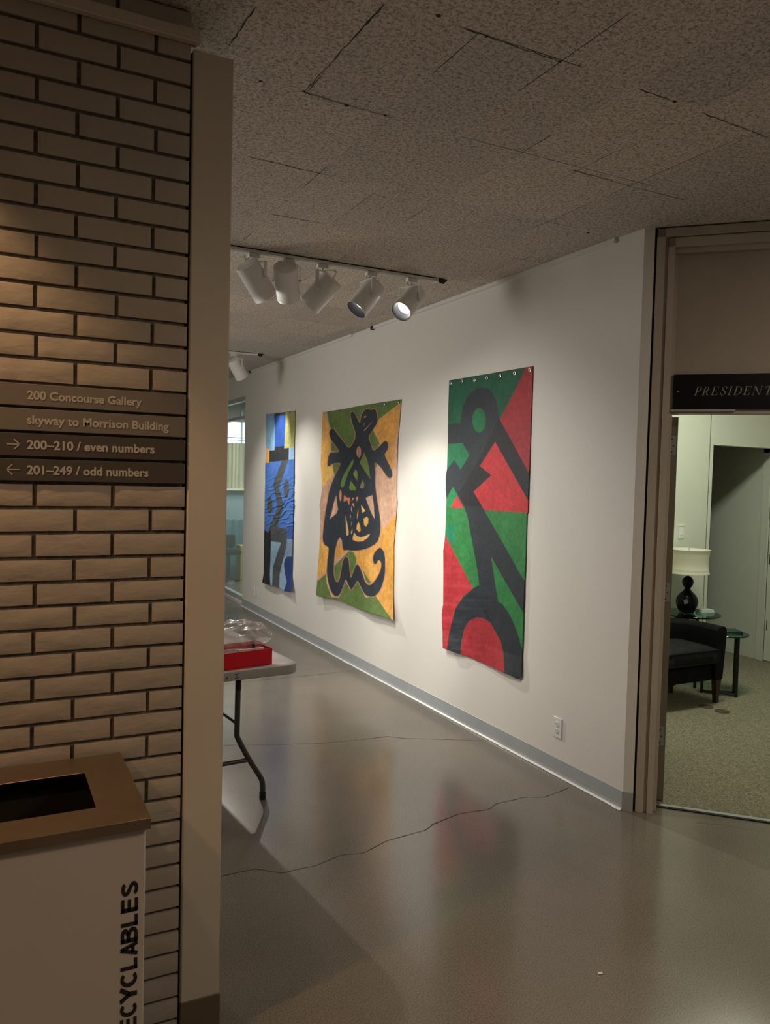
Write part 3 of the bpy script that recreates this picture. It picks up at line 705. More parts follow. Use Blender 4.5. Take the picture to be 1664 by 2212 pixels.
# --- orange, green and black figure
OR, OR2, GR, PK, BL = pig(208, 150, 62), pig(222, 166, 76), pig(92, 116, 60), pig(196, 156, 128), pig(44, 52, 61)
body = [(740, 700), (745, 640), (700, 520), (665, 400), (660, 320), (690, 290), (730, 320), (800, 470), (820, 480), (830, 380), (870, 290), (930, 245), (1000, 270), (1020, 260), (1060, 250), (1085, 290), (1095, 370), (1110, 420), (1090, 500), (1040, 570), (1000, 640), (950, 700), (1000, 850), (1030, 950), (1150, 850), (1200, 790), (1240, 770), (1280, 810), (1280, 900), (1240, 960), (1215, 1000), (1260, 1100), (1320, 1220), (1350, 1320), (1330, 1380), (1290, 1385), (1230, 1320), (1150, 1190), (1050, 1110), (1070, 1250), (1065, 1500), (1090, 1700), (1120, 1880), (1140, 2000), (1155, 2150), (1145, 2300), (1100, 2440), (950, 2530), (800, 2565), (690, 2570), (600, 2555), (545, 2570), (530, 2480), (520, 2390), (485, 2350), (455, 2390), (430, 2480), (410, 2560), (395, 2700), (385, 2900), (400, 3030), (440, 3095), (480, 3050), (510, 2900), (530, 2760), (560, 2680), (600, 2660), (635, 2720), (640, 2800), (650, 2930), (670, 3030), (700, 2930), (740, 2820), (770, 2790), (810, 2830), (860, 2960), (900, 3080), (960, 3140), (1020, 3110), (1100, 3000), (1150, 2900), (1170, 2790), (1150, 2730), (1110, 2720), (1090, 2780), (1050, 2790), (1030, 2730), (1030, 2650), (1080, 2560), (1150, 2510), (1200, 2570), (1225, 2660), (1228, 2800), (1225, 2950), (1190, 3100), (1140, 3230), (1060, 3315), (980, 3325), (900, 3290), (840, 3180), (790, 3070), (765, 3065), (720, 3150), (665, 3220), (630, 3130), (580, 3020), (550, 3130), (500, 3270), (440, 3325), (380, 3290), (320, 3180), (280, 3000), (275, 2850), (290, 2700), (310, 2530), (290, 2500), (230, 2470), (205, 2370), (220, 2200), (250, 1950), (285, 1750), (310, 1600), (400, 1350), (480, 1200), (505, 1130), (440, 1140), (370, 1145), (320, 1185), (280, 1190), (310, 970), (400, 960), (490, 955), (400, 830), (340, 750), (310, 650), (330, 590), (380, 560), (430, 640), (520, 750), (590, 850), (635, 895), (680, 850), (740, 740)]


def rounded(p):
    p = np.array(p, float); a = p * .75 + np.roll(p, -1, 0) * .25; c = p * .25 + np.roll(p, -1, 0) * .75
    return np.stack([a, c], 1).reshape(-1, 2)


def grow(p, d):
    p = np.array(p, float); t = np.roll(p, -1, 0) - np.roll(p, 1, 0); n = np.c_[t[:, 1], -t[:, 0]]; n /= np.hypot(*n.T)[:, None] + 1e-9
    ar = (p[:, 0] * np.roll(p[:, 1], -1) - np.roll(p[:, 0], -1) * p[:, 1]).sum(); return p + n * d * (1 if ar > 0 else -1)


lay = [(None, PK),
       ([(150, 280), (215, 300), (240, 340), (260, 440), (310, 560), (345, 760), (330, 960), (280, 1190), (375, 1150), (385, 1290), (300, 1400), (200, 1525), (120, 1530)], OR2, 8),
       ([(205, 1270), (340, 1190), (380, 1290), (300, 1400), (200, 1520)], pig(226, 180, 80), 60),
       ([(270, 260), (1540, 40), (1500, 150), (1425, 190), (1340, 270), (1130, 415), (1040, 580), (1030, 600), (1140, 820), (1100, 880), (1040, 940), (1000, 900), (960, 700), (740, 740), (635, 900), (600, 870), (410, 600), (330, 560), (300, 440)], GR, 8),
       ([(350, 780), (480, 945), (345, 950)], GR, 8), ([(370, 1150), (510, 1130), (480, 1200), (400, 1335), (380, 1260)], GR, 8),
       ([(1480, 160), (1425, 190), (1130, 415), (1100, 520), (1040, 580), (1140, 810), (1230, 780), (1290, 860), (1250, 960), (1220, 1010), (1290, 1140), (1360, 1250), (1375, 1200), (1375, 900), (1400, 740), (1445, 500)], OR, 8),
       ([(1065, 1100), (1090, 1130), (1075, 1230), (1060, 1200)], GR, 6),
       ([(1460, 1900), (1200, 2215), (1150, 2180), (1130, 2400), (1080, 2450), (930, 2540), (690, 2560), (760, 2700), (760, 2760), (830, 2830), (880, 2960), (1000, 3100), (1080, 3280), (1130, 3400), (1200, 3480), (1300, 3640), (1400, 3720), (1440, 2500)], OR, 8),
       ([(900, 2700), (1000, 2600), (1050, 2850), (1130, 2950), (1050, 3080), (940, 2950)], OR2, 60),
       ([(100, 2370), (160, 2370), (230, 2480), (320, 2530), (280, 2800), (262, 2890), (200, 2960), (60, 3080)], OR2, 8),
       ([(440, 2450), (520, 2450), (540, 2550), (600, 2570), (400, 2720), (385, 2640), (405, 2540)], OR, 6),
       ([(390, 2825), (610, 2600), (640, 2570), (710, 2590), (755, 2700), (755, 2770), (675, 3020), (600, 2950), (500, 2900), (470, 3060), (440, 3100), (390, 3020)], GR, 8),
       ([(262, 2945), (130, 3060), (60, 3140), (60, 3400), (600, 3500), (1400, 3800), (1300, 3640), (1180, 3470), (1075, 3310), (900, 3330), (800, 3060), (760, 3050), (660, 3220), (560, 3020), (480, 3330), (350, 3330), (270, 3100)], GR, 8),
       ([(865, 2870), (900, 3040), (960, 3120), (995, 3090), (920, 2980)], GR, 6),
       (grow(rounded(body), 9), pig(190, 128, 88), 8), (rounded(body), BL, 6)]
holes = [(ell(798, 955, 36, 92), pig(190, 134, 104)), ([(792, 870), (799, 870), (800, 1035), (793, 1035)], pig(60, 36, 26)),
         ([(885, 955), (930, 1070), (960, 1200), (985, 1400), (940, 1330), (870, 1230), (810, 1130), (850, 1050)], pig(104, 124, 58)),
         ([(705, 1065), (712, 1120), (680, 1200), (640, 1270), (590, 1390), (560, 1500), (530, 1540), (500, 1510), (505, 1450), (540, 1350), (600, 1240), (660, 1140)], pig(100, 134, 60)),
         ([(740, 1240), (770, 1270), (780, 1340), (770, 1425), (730, 1370), (705, 1310)], pig(112, 130, 70)), ([(660, 1425), (690, 1460), (755, 1540), (740, 1585), (660, 1585), (640, 1550)], pig(104, 134, 58)),
         ([(860, 1410), (885, 1480), (875, 1540), (850, 1555), (815, 1545), (830, 1480)], pig(124, 124, 74)),
         ([(870, 410), (890, 370), (925, 368), (910, 385), (885, 395)], pig(196, 140, 84)), ([(1022, 448), (980, 505), (890, 612), (876, 602), (950, 530)], pig(198, 142, 92)), ([(910, 460), (868, 545), (878, 500)], pig(180, 130, 84)),
         (ell(497, 1665, 18, 92), pig(206, 136, 100)), ([(555, 1660), (600, 1700), (660, 1700), (640, 1830), (605, 1740), (550, 1770)], pig(206, 124, 84)),
         ([(690, 1705), (725, 1705), (680, 1760)], pig(206, 140, 96)), ([(755, 1690), (790, 1690), (762, 1770)], pig(206, 140, 96)), ([(680, 1800), (720, 1790), (722, 1865)], pig(206, 140, 110)),
         ([(430, 1660), (440, 1800), (460, 1890), (430, 1960), (320, 2055), (350, 1960), (385, 1800)], PK), ([(910, 1705), (1020, 1660), (1045, 1850), (1055, 2050), (1000, 1950), (940, 1790)], PK),
         ([(835, 1820), (908, 1920), (850, 1950)], pig(224, 176, 96)), ([(925, 2010), (955, 2040), (950, 2120), (915, 2180), (885, 2150), (872, 2050)], pig(220, 166, 86)),
         ([(795, 2100), (820, 2170), (828, 2240), (800, 2260), (760, 2220), (765, 2150)], pig(220, 164, 84)), ([(580, 2000), (610, 2130), (632, 2250), (630, 2310), (600, 2325), (590, 2220)], pig(210, 176, 112)),
         ([(725, 2270), (755, 2320), (820, 2350), (900, 2330), (985, 2290), (940, 2360), (860, 2415), (770, 2420), (695, 2390), (700, 2340)], pig(222, 170, 92)),
         ([(790, 1870), (785, 1980), (765, 2060), (770, 1980)], pig(206, 160, 110)), ([(675, 1840), (690, 1950), (670, 1900)], pig(206, 156, 130)), ([(685, 2080), (690, 2130), (670, 2170), (668, 2120)], pig(110, 136, 100)),
         ([(690, 2200), (695, 2250), (675, 2300), (668, 2280)], pig(190, 180, 110)), ([(660, 1980), (668, 2020), (655, 2030)], pig(200, 170, 140)), ([(450, 2440), (485, 2355), (518, 2400), (518, 2450)], PK)]
lay += [(h_, c_, 6) for h_, c_ in holes]


def rel2(u, v, P):
    fold = np.sin(u * 16 + 2.0 * v + 0.4) * 0.5 + 0.5
    return np.maximum(0.005, 0.008 + 0.016 * v ** 2 * (0.4 + fold) + 0.0035 * fbm(P, 200, 700, 11) + 0.035 * np.clip((v - .86) / .14, 0, 1) ** 1.5 * (0.35 + 0.65 * (np.sin(u * 7.2 + 1.2) * .5 + .5)))


t2 = canvas('canvas_painting', 'orange, green and black canvas painting of an abstract figure, middle of three on the wall', [(205, 303), (350, 285), (560, 250), (870, 190), (1490, 95)],
            [(1490, 95), (1470, 350), (1430, 800), (1415, 1300), (1412, 1700), (1422, 1760), (1405, 1990), (1385, 2240), (1365, 2490), (1365, 2740), (1360, 3040), (1355, 3340), (1350, 3705)],
            [(95, 3295), (150, 3325), (250, 3330), (350, 3350), (470, 3380), (560, 3420), (700, 3480), (850, 3545), (1000, 3590), (1150, 3630), (1250, 3670), (1350, 3705)],
            [(205, 303), (195, 600), (185, 800), (180, 1000), (175, 1190), (190, 1400), (190, 1600), (165, 1780), (155, 1820), (160, 1900), (165, 2000), (160, 2200), (155, 2500), (130, 2800), (115, 3050), (110, 3150), (95, 3295)],
            180, 460, lambda P: np.c_[670 + P[:, 0] / 7.564, 850 + P[:, 1] / 7.564], lay, rel2, paint_mat('oil_on_canvas_2', 0.2, 26))
grommets(t2, [(670 + x / 7.564, 850 + y / 7.564) for x, y in ((232, 322), (580, 275), (780, 240), (990, 205), (1213, 180), (1447, 148))], 0.011, 0.012)

# --- blue and black
B1, B2, KB = pig(62, 108, 184), pig(38, 82, 168), pig(72, 78, 80)
lay = [(None, B1),
       ([(100, 200), (345, 180), (330, 300), (350, 500), (335, 1040), (225, 1040), (200, 985), (60, 985)], pig(122, 166, 200), 8),
       ([(345, 180), (575, 150), (575, 285), (330, 295)], pig(48, 56, 60), 8), ([(320, 280), (580, 275), (540, 945), (340, 955), (350, 500)], B2, 8),
       ([(578, 140), (840, 100), (800, 955), (540, 995), (550, 900), (570, 500)], pig(170, 170, 108), 8),
       ([(80, 985), (200, 988), (226, 1022), (222, 1305), (80, 1305)], pig(224, 168, 78), 8),
       ([(650, 978), (800, 945), (800, 1225), (640, 1232)], pig(146, 184, 212), 8), ([(340, 955), (545, 940), (545, 993), (642, 980), (640, 1240), (500, 1262), (222, 1287), (222, 1045), (340, 1030)], pig(44, 47, 49), 8),
       ([(605, 2680), (760, 2680), (760, 2965), (600, 2965)], pig(52, 84, 156), 30),
       ([(605, 2960), (760, 2970), (760, 3350), (600, 3400), (520, 3400), (570, 3200)], pig(116, 138, 166), 8), ([(520, 3400), (600, 3300), (560, 3500), (570, 3720), (620, 3920), (530, 4150), (430, 4100), (430, 3750)], pig(140, 170, 196), 8),
       ([(255, 3005), (480, 3040), (400, 3250), (320, 3520), (300, 3560), (280, 4050), (240, 4050), (235, 3700), (245, 3500)], pig(132, 164, 190), 8),
       ([(610, 3345), (760, 3335), (760, 4200), (500, 4200), (580, 3950), (600, 3880), (560, 3720), (535, 3500), (560, 3400)], pig(34, 58, 122), 8),
       ([(495, 1255), (640, 1232), (560, 1480), (500, 1650), (425, 1850), (470, 1980), (515, 2180), (525, 2300), (470, 2450), (420, 2580), (390, 2700), (610, 2740), (600, 3050), (570, 3200), (520, 3400), (470, 3600), (440, 3750), (440, 4150), (278, 4150), (300, 3560), (320, 3520), (400, 3250), (480, 3040), (260, 3005), (220, 2720), (270, 2600), (350, 2400), (400, 2280), (380, 2100), (340, 1950), (300, 1780), (330, 1690), (420, 1450)], KB, 8),
       (ell(592, 1870, 58, 215), KB, 8), (ell(230, 2228, 58, 185), KB, 8),
       ([(40, 2740), (125, 2765), (198, 2830), (215, 2770), (255, 2780), (258, 3000), (240, 3500), (232, 3700), (252, 4100), (20, 4050), (40, 3000)], pig(28, 31, 36), 8)]


def rel1(u, v, P):
    cr = np.clip((v - .3) * 5, 0, 1) * np.clip((.72 - v) * 8, 0, 1)
    wr = 1 - np.abs(np.sin(fbm(P, 120, 70, 21, 2) * 2.2 + P[:, 1] / 42 + P[:, 0] / 60))
    return np.maximum(0.004, 0.010 + 0.006 * v + 0.010 * cr * wr ** 2 + 0.003 * fbm(P, 90, 300, 23) + 0.05 * np.clip((v - .9) / .1, 0, 1) ** 1.4 * (0.4 + 0.6 * (np.sin(u * 8 - .8) * .5 + .5)))


t1 = canvas('canvas_painting', 'narrow blue and black canvas painting farthest along the white wall, yellow corner at top', [(155, 262), (350, 232), (575, 195), (780, 165)],
            [(780, 165), (770, 600), (760, 950), (755, 1400), (745, 1800), (742, 2111), (735, 2500), (725, 2900), (718, 3300), (705, 3800), (690, 4105)],
            [(65, 3905), (150, 3940), (270, 3970), (360, 3990), (440, 4015), (510, 4085), (600, 4090), (690, 4105)],
            [(155, 262), (150, 500), (155, 800), (148, 980), (135, 1300), (130, 1500), (130, 1750), (125, 1900), (118, 2200), (112, 2700), (108, 3000), (100, 3400), (98, 3700), (65, 3905)],
            100, 440, lambda P: np.c_[560 + P[:, 0] / 10.05, 870 + P[:, 1] / 10.055], lay, rel1, paint_mat('oil_on_canvas_3', 0.35, 40))
grommets(t1, [(560 + x / 10.05, 870 + y / 10.055) for x, y in ((172, 262), (262, 252), (360, 240), (460, 232), (560, 220), (668, 205), (765, 205))], 0.012, 0.014)

# ------------------------------------------------------------------ track lights
YT = 4.44


def track(x0, x1, y, lab, z=H):
    th = thing('lighting_track', ((x0 + x1) / 2, y, z - 0.03), lab, 'lighting track', 'ceiling lighting tracks')
    p = MB()
    for a, c in ((-.018, -.013), (-.003, .003), (.013, .018)): p.box((x0, y + a, z - 0.022), (x1, y + c, z))
    p.box((x0, y - .018, z - 0.006), (x1, y + .018, z)); p.build('rail', TRACKM, th)
    p = MB(); p.box((x0, y - .012, z - 0.010), (x1, y + .012, z - 0.006)); p.build('slot', TRACKD, th)
    p = MB(); p.box((x1, y - .02, z - 0.024), (x1 + 0.012, y + .02, z)); p.build('end_cap', TRACKM, th)
    p = MB(); p.add([(x1 + .012, y - .03, z - .002), (x1 + .085, y - .012, z - .002), (x1 + .085, y + .02, z - .002), (x1 + .012, y + .03, z - .002), (x1 + .03, y - .01, z - .03), (x1 + .06, y, z - .03)],
                         [(0, 1, 5, 4), (1, 2, 5), (2, 3, 4, 5), (3, 0, 4), (3, 2, 1, 0)]); p.build('feed_hole', DARK, th)
    return th


track(-1.0, 2.585, YT, 'white ceiling track holding the five spotlights nearest the camera')
track(0.2, 2.58, 8.19, 'white ceiling track farther down the gallery, mostly hidden by the panel')


def axis_dir(pt, ax2, theta):
    """lamp axis from its foreshortening: 2-D direction as seen (right, down) and angle from the line of sight"""
    v = (np.array(pt) - np.array([0, 0, EYE])); v /= np.linalg.norm(v); r = R_ - v * (R_ @ v); r /= np.linalg.norm(r); u = np.cross(r, v)
    d = np.array(ax2, float); d /= np.hypot(*d); th = math.radians(theta)
    return Vector(math.cos(th) * v + math.sin(th) * (d[0] * r - d[1] * u))


RC, LC = 0.070, 0.215


def can(xm, ym, centre, ax2, theta, label, lit, power, group, size=46):
    ax = axis_dir(centre, ax2, theta).normalized(); c = Vector(centre); back = c - ax * LC / 2
    th = thing('track_spotlight', (xm, ym, H - 0.05), label, 'spotlight', group)
    p = MB(); p.rev(back, ax, [(0, RC * .93), (0.006, RC), (LC, RC), (LC, RC - .003)], 40, True, False); p.build('housing', CAN, th, smooth=True)
    p = MB(); p.rev(back, ax, [(LC - .0005, RC - .003), (LC - .002, RC - .006), (LC - .055, RC * .72), (LC - .058, RC * .60)], 40, False, False); p.build('baffle', BAFFLE, th, smooth=True)
    p = MB(); p.rev(back, ax, [(LC - .058, RC * .72), (LC - .054, RC * .70), (LC - .052, RC * .45), (LC - .0515, 0.002)], 32, True, True); p.build('lens', LAMP, th, smooth=True)
    # yoke: perpendicular to the lamp axis and horizontal
    side = ax.cross(Vector((0, 0, 1))).normalized(); top = Vector((c.x, c.y, H - 0.078)); hub = Vector((xm, ym, H - 0.075)); piv = c - ax * 0.01
    wv = 0.011; fw = side.cross(Vector((0, 0, 1))).normalized()
    p = MB(); r = RC + 0.006
    for sg in (1, -1):
        a = piv + side * sg * r; t_ = Vector((a.x, a.y, H - 0.075)) - side * sg * 0.0
        q = [a + fw * wv, a - fw * wv, t_ - fw * wv, t_ + fw * wv]; p.prism(q, side * sg * 0.0035)
    a, c2 = piv + side * r, piv - side * r; q = [Vector((a.x, a.y, H - 0.079)) + fw * wv, Vector((a.x, a.y, H - 0.079)) - fw * wv, Vector((c2.x, c2.y, H - 0.079)) - fw * wv, Vector((c2.x, c2.y, H - 0.079)) + fw * wv]
    p.prism(q, (0, 0, 0.004)); yk = p.build('yoke', CAN, th)
    for sg in (1, -1):
        a = piv + side * sg * (RC - .002); k = MB().cyl(a, a + side * sg * 0.018, 0.008, 14); k.build('knob', CAN, yk, smooth=True)
    mid = Vector((piv.x, piv.y, H - 0.075)); p = MB()
    p.box((xm - .033, ym - .019, H - 0.05), (xm + .033, ym + .019, H - 0.0245)); p.build('adapter', CAN, th, bevel=0.003)
    p = MB().tube([(xm, ym, H - 0.046), (xm + (mid.x - xm) * .5, ym + (mid.y - ym) * .5, H - 0.06), tuple(mid)], 0.007); p.build('stem', CAN, th, smooth=True)
    e = back + Vector((0, 0, 0.0)); p = MB().tube([(xm - .028, ym, H - 0.045), (xm - .05, ym - .03, H - 0.08), tuple(e - ax * 0.045 + Vector((0, 0, .02))), tuple(e - ax * .004)], 0.0035, 8); p.build('cord', CAN, th, smooth=True)
    if power: spot('track_beam', tuple(back + ax * (LC - .045)), tuple(back + ax * 3), power, NEUT, size, 0.7, 0.03)
    return th


g1 = 'spotlights on the near ceiling track'
can(1.375, YT, (1.392, 4.44, 2.815), (235, 430), 71, 'white track spotlight turned away down and right, first from the panel', 0, 130, g1)
can(1.585, YT, (1.578, 4.44, 2.830), (.08, 1), 57, 'white track spotlight seen from behind hanging nearly upright, second from the panel', 0, 130, g1)
can(1.80, YT, (1.795, 4.44, 2.800), (-.68, .73), 84, 'white track spotlight tilted down left with its opening hidden, middle of the five', 0, 12, g1)
can(2.125, YT, (2.095, 4.44, 2.805), (-.65, .76), 117, 'white track spotlight showing its black inner rim, second from the track end', 0, 9, g1)
can(2.41, YT, (2.395, 4.44, 2.812), (-.66, .75), 136, 'white track spotlight with glowing lens facing the viewer, last on the track', 1, 60, g1)
can(2.335, 8.19, (2.385, 8.20, 2.81), (.45, .9), 75, 'white track spotlight far down the gallery, half hidden behind the panel edge', 0, 60, 'spotlights on the far ceiling track')

# ------------------------------------------------------------------ wall outlets


def outlet(y, z, w_, h_, label, blank=False, x=XG, n=(-1, 0), group='wall outlets'):
    th = thing('wall_outlet' if not blank else 'blank_wall_plate', (x, y, z - h_ / 2), label, 'outlet' if not blank else 'wall plate', group)
    p = MB().box((x - 0.007, y - w_ / 2, z - h_ / 2), (x, y + w_ / 2, z + h_ / 2)); p.build('plate', PLATE, th, bevel=0.003)
    if not blank:
        for dz in (0.020, -0.020):
            p = MB().rev((x - 0.0072, y, z + dz), (-1, 0, 0), [(-.002, .017), (0.002, .0165), (0.0025, .015)], 24); s = p.build('socket', PLATE, th, smooth=True)
            for dy, hh in ((0.0065, .0045), (-0.0065, .0036)):
                k = MB().box((x - 0.0101, y + dy - .0013, z + dz + .003 - hh), (x - 0.0094, y + dy + .0013, z + dz + .003 + hh)); k.build('slot', SLOT, s)
            k = MB().cyl((x - .0094, y, z + dz - .009), (x - .0101, y, z + dz - .009), .0026, 10); k.build('ground_hole', SLOT, s)
        k = MB().cyl((x - .0065, y, z), (x - .0078, y, z), .003, 10); k.build('screw', HINGE, th)
    return th


outlet(3.546, 0.278, 0.078, 0.118, 'white duplex outlet low on the white wall, nearest the doorway')
outlet(9.197, 0.262, 0.075, 0.115, 'white duplex outlet low on the far wall, beside the blank plate')
outlet(9.335, 0.252, 0.075, 0.115, 'blank white wall plate low on the far wall, left of the outlet', True, group=None)

# ------------------------------------------------------------------ folding table and what is on it
TA = math.radians(5.0); TP = (1.44, 3.735)


def rot(x, y, ang=TA, p=TP):
    c, s = math.cos(ang), math.sin(ang); return (p[0] + (x - p[0]) * c - (y - p[1]) * s, p[1] + (x - p[0]) * s + (y - p[1]) * c)


tt = thing('folding_table', (1.06, 4.6, 0), 'off-white folding table with dark bent legs beside the white wall', 'table')


def rrect(x0, x1, y0, y1, r, n=8):
    o = []
    for cx, cy, a0 in ((x1 - r, y0 + r, -90), (x1 - r, y1 - r, 0), (x0 + r, y1 - r, 90), (x0 + r, y0 + r, 180)):
        o += [rot(cx + r * math.cos(math.radians(a0 + 90 * i / n)), cy + r * math.sin(math.radians(a0 + 90 * i / n))) for i in range(n + 1)]
    return o


TX0, TX1, TY0, TY1 = 0.70, 1.445, 3.735, 5.56
p = MB(); lv = [(0.0, .692, .004), (0.0, .697, 0), (0.0, .728, 0), (0.0, .737, .004), (0.0, .740, .012), (0, .740, .055), (0, .737, .060)]
loops = [[(x, y, z) for x, y in rrect(TX0 + i, TX1 - i, TY0 + i, TY1 - i, 0.075 - min(i, .05))] for _, z, i in lv]; n = len(loops[0])
p.add([q for l in loops for q in l], [(j * n + k, j * n + (k + 1) % n, (j + 1) * n + (k + 1) % n, (j + 1) * n + k) for j in range(len(lv) - 1) for k in range(n)] + [tuple(range(n - 1, -1, -1)), tuple(range((len(lv) - 1) * n, len(lv) * n))])
top = p.build('tabletop', TABLE, tt, smooth=True)
for mark in ((((0, 0.022), (.011, .019), (.024, .024)), ((.011, .0225), (.013, .002)), ((.003, .001), (.013, .002), (.026, .004))), (((-.035, .012), (-.027, .006), (-.032, .000)), ((-.038, .004), (-.027, .006)))):
    p = MB()
    for seg in mark: p.tube([(*rot(1.083 + a * 1.15, TY0 - .0005), 0.7035 + z * 1.0) for a, z in seg], 0.0012, 6, 0)
    p.build('pen_mark', INK, top)


def bent_leg(side, yl):
    xs = 1.062; k = lambda d, z: (*rot(xs + side * d, yl), z)
    lg = MB().tube([k(.112, .695), k(.110, .55), k(.108, .36), k(.108, .36), k(.118, .335), k(.176, .225), k(.241, .122), k(.252, .10), k(.256, .075), k(.257, .012)], 0.0145, 14, 2).build('leg', LEG, tt, smooth=True)
    a = k(.257, 0.0); MB().cyl(a, (a[0], a[1], .04), 0.0175, 16).build('rubber_foot', RUBBER, lg, smooth=True)
    MB().cyl(k(.111, .595), k(.1115, .69), 0.0152, 14).build('sleeve', RUBBER, lg, smooth=True)


for yl in (3.905, 5.36):
    for sd in (1, -1): bent_leg(sd, yl)
    q = lambda d, z: (*rot(1.062 + d, yl), z)
    MB().tube([q(-.178, .222), q(.178, .222)], 0.011, 12, 0).build('crossbar', LEG, tt, smooth=True)
    s = 1 if yl < 4.5 else -1
    MB().tube([q(.104, .42), (*rot(1.062 + .085, yl + s * .03), .44), (*rot(1.062, yl + s * .22), .50), (*rot(1.062, yl + s * .5), .685)], 0.007, 10, 2).build('brace', LEG, tt, smooth=True)

# red open box
BA = math.radians(9.5); BP = (1.303, 3.778)
br = lambda x, y: rot(x, y, BA, BP)
p = MB(); bx0, bx1, by0, by1, z0, z1 = 0.93, 1.303, 3.778, 3.985, 0.7405, 0.822; wl = 0.004; fl_ = 0.006


def obox(p, x0, x1, y0, y1, z0, z1, flare=0):
    b0 = [br(x0, y0), br(x1, y0), br(x1, y1), br(x0, y1)]; return p.hexa([(x, y, z0) for x, y in b0] + [(x, y, z1) for x, y in b0])


obox(p, bx0, bx1, by0, by0 + wl, z0, z1); obox(p, bx0, bx1, by1 - wl, by1, z0, z1); obox(p, bx0, bx0 + wl, by0, by1, z0, z1); obox(p, bx1 - wl, bx1, by0, by1, z0, z1); obox(p, bx0, bx1, by0, by1, z0, z0 + .004)
tag(p.build('open_box', RED, bevel=0.0008, seg=1), 'shallow red open box on the corner of the folding table', 'box')


def blob(name, c, r, seed, m, amp, lab, cat, flat=0.0, res=40, zmin=None, inside=None):
    vs = []; fs = []
    for j in range(res + 1):
        for i in range(res * 2):
            th_, ph = math.pi * j / res, math.pi * i / res; d = Vector((math.sin(th_) * math.cos(ph), math.sin(th_) * math.sin(ph), math.cos(th_)))
            f_ = 1 + amp * noise.noise(d * 1.3 + Vector((seed, 0, 0))) + amp * .45 * (1 - 2.2 * abs(noise.noise(d * 2.2 + Vector((0, seed, 0))))) + amp * .22 * (1 - 2.2 * abs(noise.noise(d * 4.6 + Vector((0, 0, seed)))))
            x, y, z = d.x * r[0] * f_, d.y * r[1] * f_, d.z * r[2] * f_; z += c[2]
            if inside and z < 0.826:
                x = min(max(x, inside[0]), inside[1]); y = min(max(y, inside[2]), inside[3])
            x, y = x * math.cos(BA) - y * math.sin(BA), x * math.sin(BA) + y * math.cos(BA)
            if zmin is not None: z = max(z, zmin + 0.002 * noise.noise(d * 9))
            vs.append((c[0] + x, c[1] + y, z))
    w2 = res * 2
    for j in range(res):
        for i in range(w2): fs.append((j * w2 + i, j * w2 + (i + 1) % w2, (j + 1) * w2 + (i + 1) % w2, (j + 1) * w2 + i))
    return tag(MB().add(vs, fs).build(name, m, smooth=True, angle=28), lab, cat)


blob('plastic_bag', (1.155, 3.93, 0.832), (0.20, 0.09, 0.098), 3.3, BAGM, 0.26, 'crumpled clear plastic bag piled in the red box', 'bag', zmin=0.748, inside=(-.17, .135, -.07, .055))
blob('plastic_wrap', (1.08, 3.772, 0.805), (0.10, 0.017, 0.024), 8.1, BAGM, 0.35, 'low roll of clear plastic wrap along the front of the red box', 'plastic wrap', res=28, zmin=0.75)
mk = thing('marker_pen', (*br(1.235, 3.84), 0.745), 'black and red marker pen standing in the red box corner', 'marker')
a = br(1.235, 3.845); p = MB().cyl((a[0], a[1], .745), (a[0] - .004, a[1], .842), .008, 16); p.build('barrel', RUBBER, mk, smooth=True)
p = MB().cyl((a[0] - .0025, a[1], .80), (a[0] - .0032, a[1], .815), .0085, 16); p.build('band', RED, mk, smooth=True)
p = MB(); obox(p, 1.12, 1.262, 3.790, 3.797, .80, .829); tag(p.build('paper_strip', PAPER), 'thin white paper strip standing inside the front rim of the red box', 'paper')
p = MB().prism([(1.04, 4.08, .741), (1.12, 4.10, .741), (1.10, 4.10, .84), (1.03, 4.08, .90)], (0.004, 0.012, 0)); tag(p.build('cream_card', CREAM), 'cream card standing on the table behind the plastic bag', 'card')
p = MB().box((1.02, 4.03, .7405), (1.085, 4.07, .85)); pc = tag(p.build('black_pouch', RUBBER, bevel=0.012, seg=3), 'small black pouch on the table between card and plastic bag', 'pouch')
p = MB().tube([(1.03, 4.03, .85), (1.06, 4.02, .872), (1.10, 4.03, .866), (1.08, 4.04, .85)], .002, 8); p.build('cord', CREAM, pc)
p = MB().add([br(1.05, 3.752) + (.7412,), br(1.19, 3.762) + (.7412,), br(1.185, 3.778) + (.7413,), br(1.05, 3.772) + (.7413,)], [(0, 1, 2, 3)])
p.prism([br(1.05, 3.752) + (.7412,), br(1.19, 3.762) + (.7412,), br(1.185, 3.778) + (.7412,), br(1.05, 3.772) + (.7412,)], (0, 0, .0006)); tag(p.build('orange_slip', mat('orange_paper', (0.7, 0.25, 0.08), 0.6)), 'slip of orange paper under the front edge of the red box', 'paper')

# ------------------------------------------------------------------ floor marks


def ribbon(pts, w_, z=0.0012, jag=0.004):
    P = [Vector((x, y, 0)) for x, y in pts]; Q = []
    for a, c in zip(P, P[1:]):
        m_ = max(2, int((c - a).length / 0.02)); Q += [a + (c - a) * i / m_ + Vector((noise.noise((a.x * 9 + i * .8, a.y, 0)), noise.noise((a.x, a.y * 9 + i * .8, 4)), 0)) * jag for i in range(m_)]
    Q.append(P[-1]); mb = MB(); vs = []
    for i, q in enumerate(Q):
        t_ = (Q[min(i + 1, len(Q) - 1)] - Q[max(0, i - 1)]).normalized(); nn = Vector((-t_.y, t_.x, 0)) * w_ * (0.35 + 0.65 * abs(noise.noise((i * .3, 1, 0))) * 2)
        vs += [(q.x + nn.x, q.y + nn.y, z), (q.x - nn.x, q.y - nn.y, z)]
    mb.add(vs, [(2 * i, 2 * i + 1, 2 * i + 3, 2 * i + 2) for i in range(len(Q) - 1)]); return mb


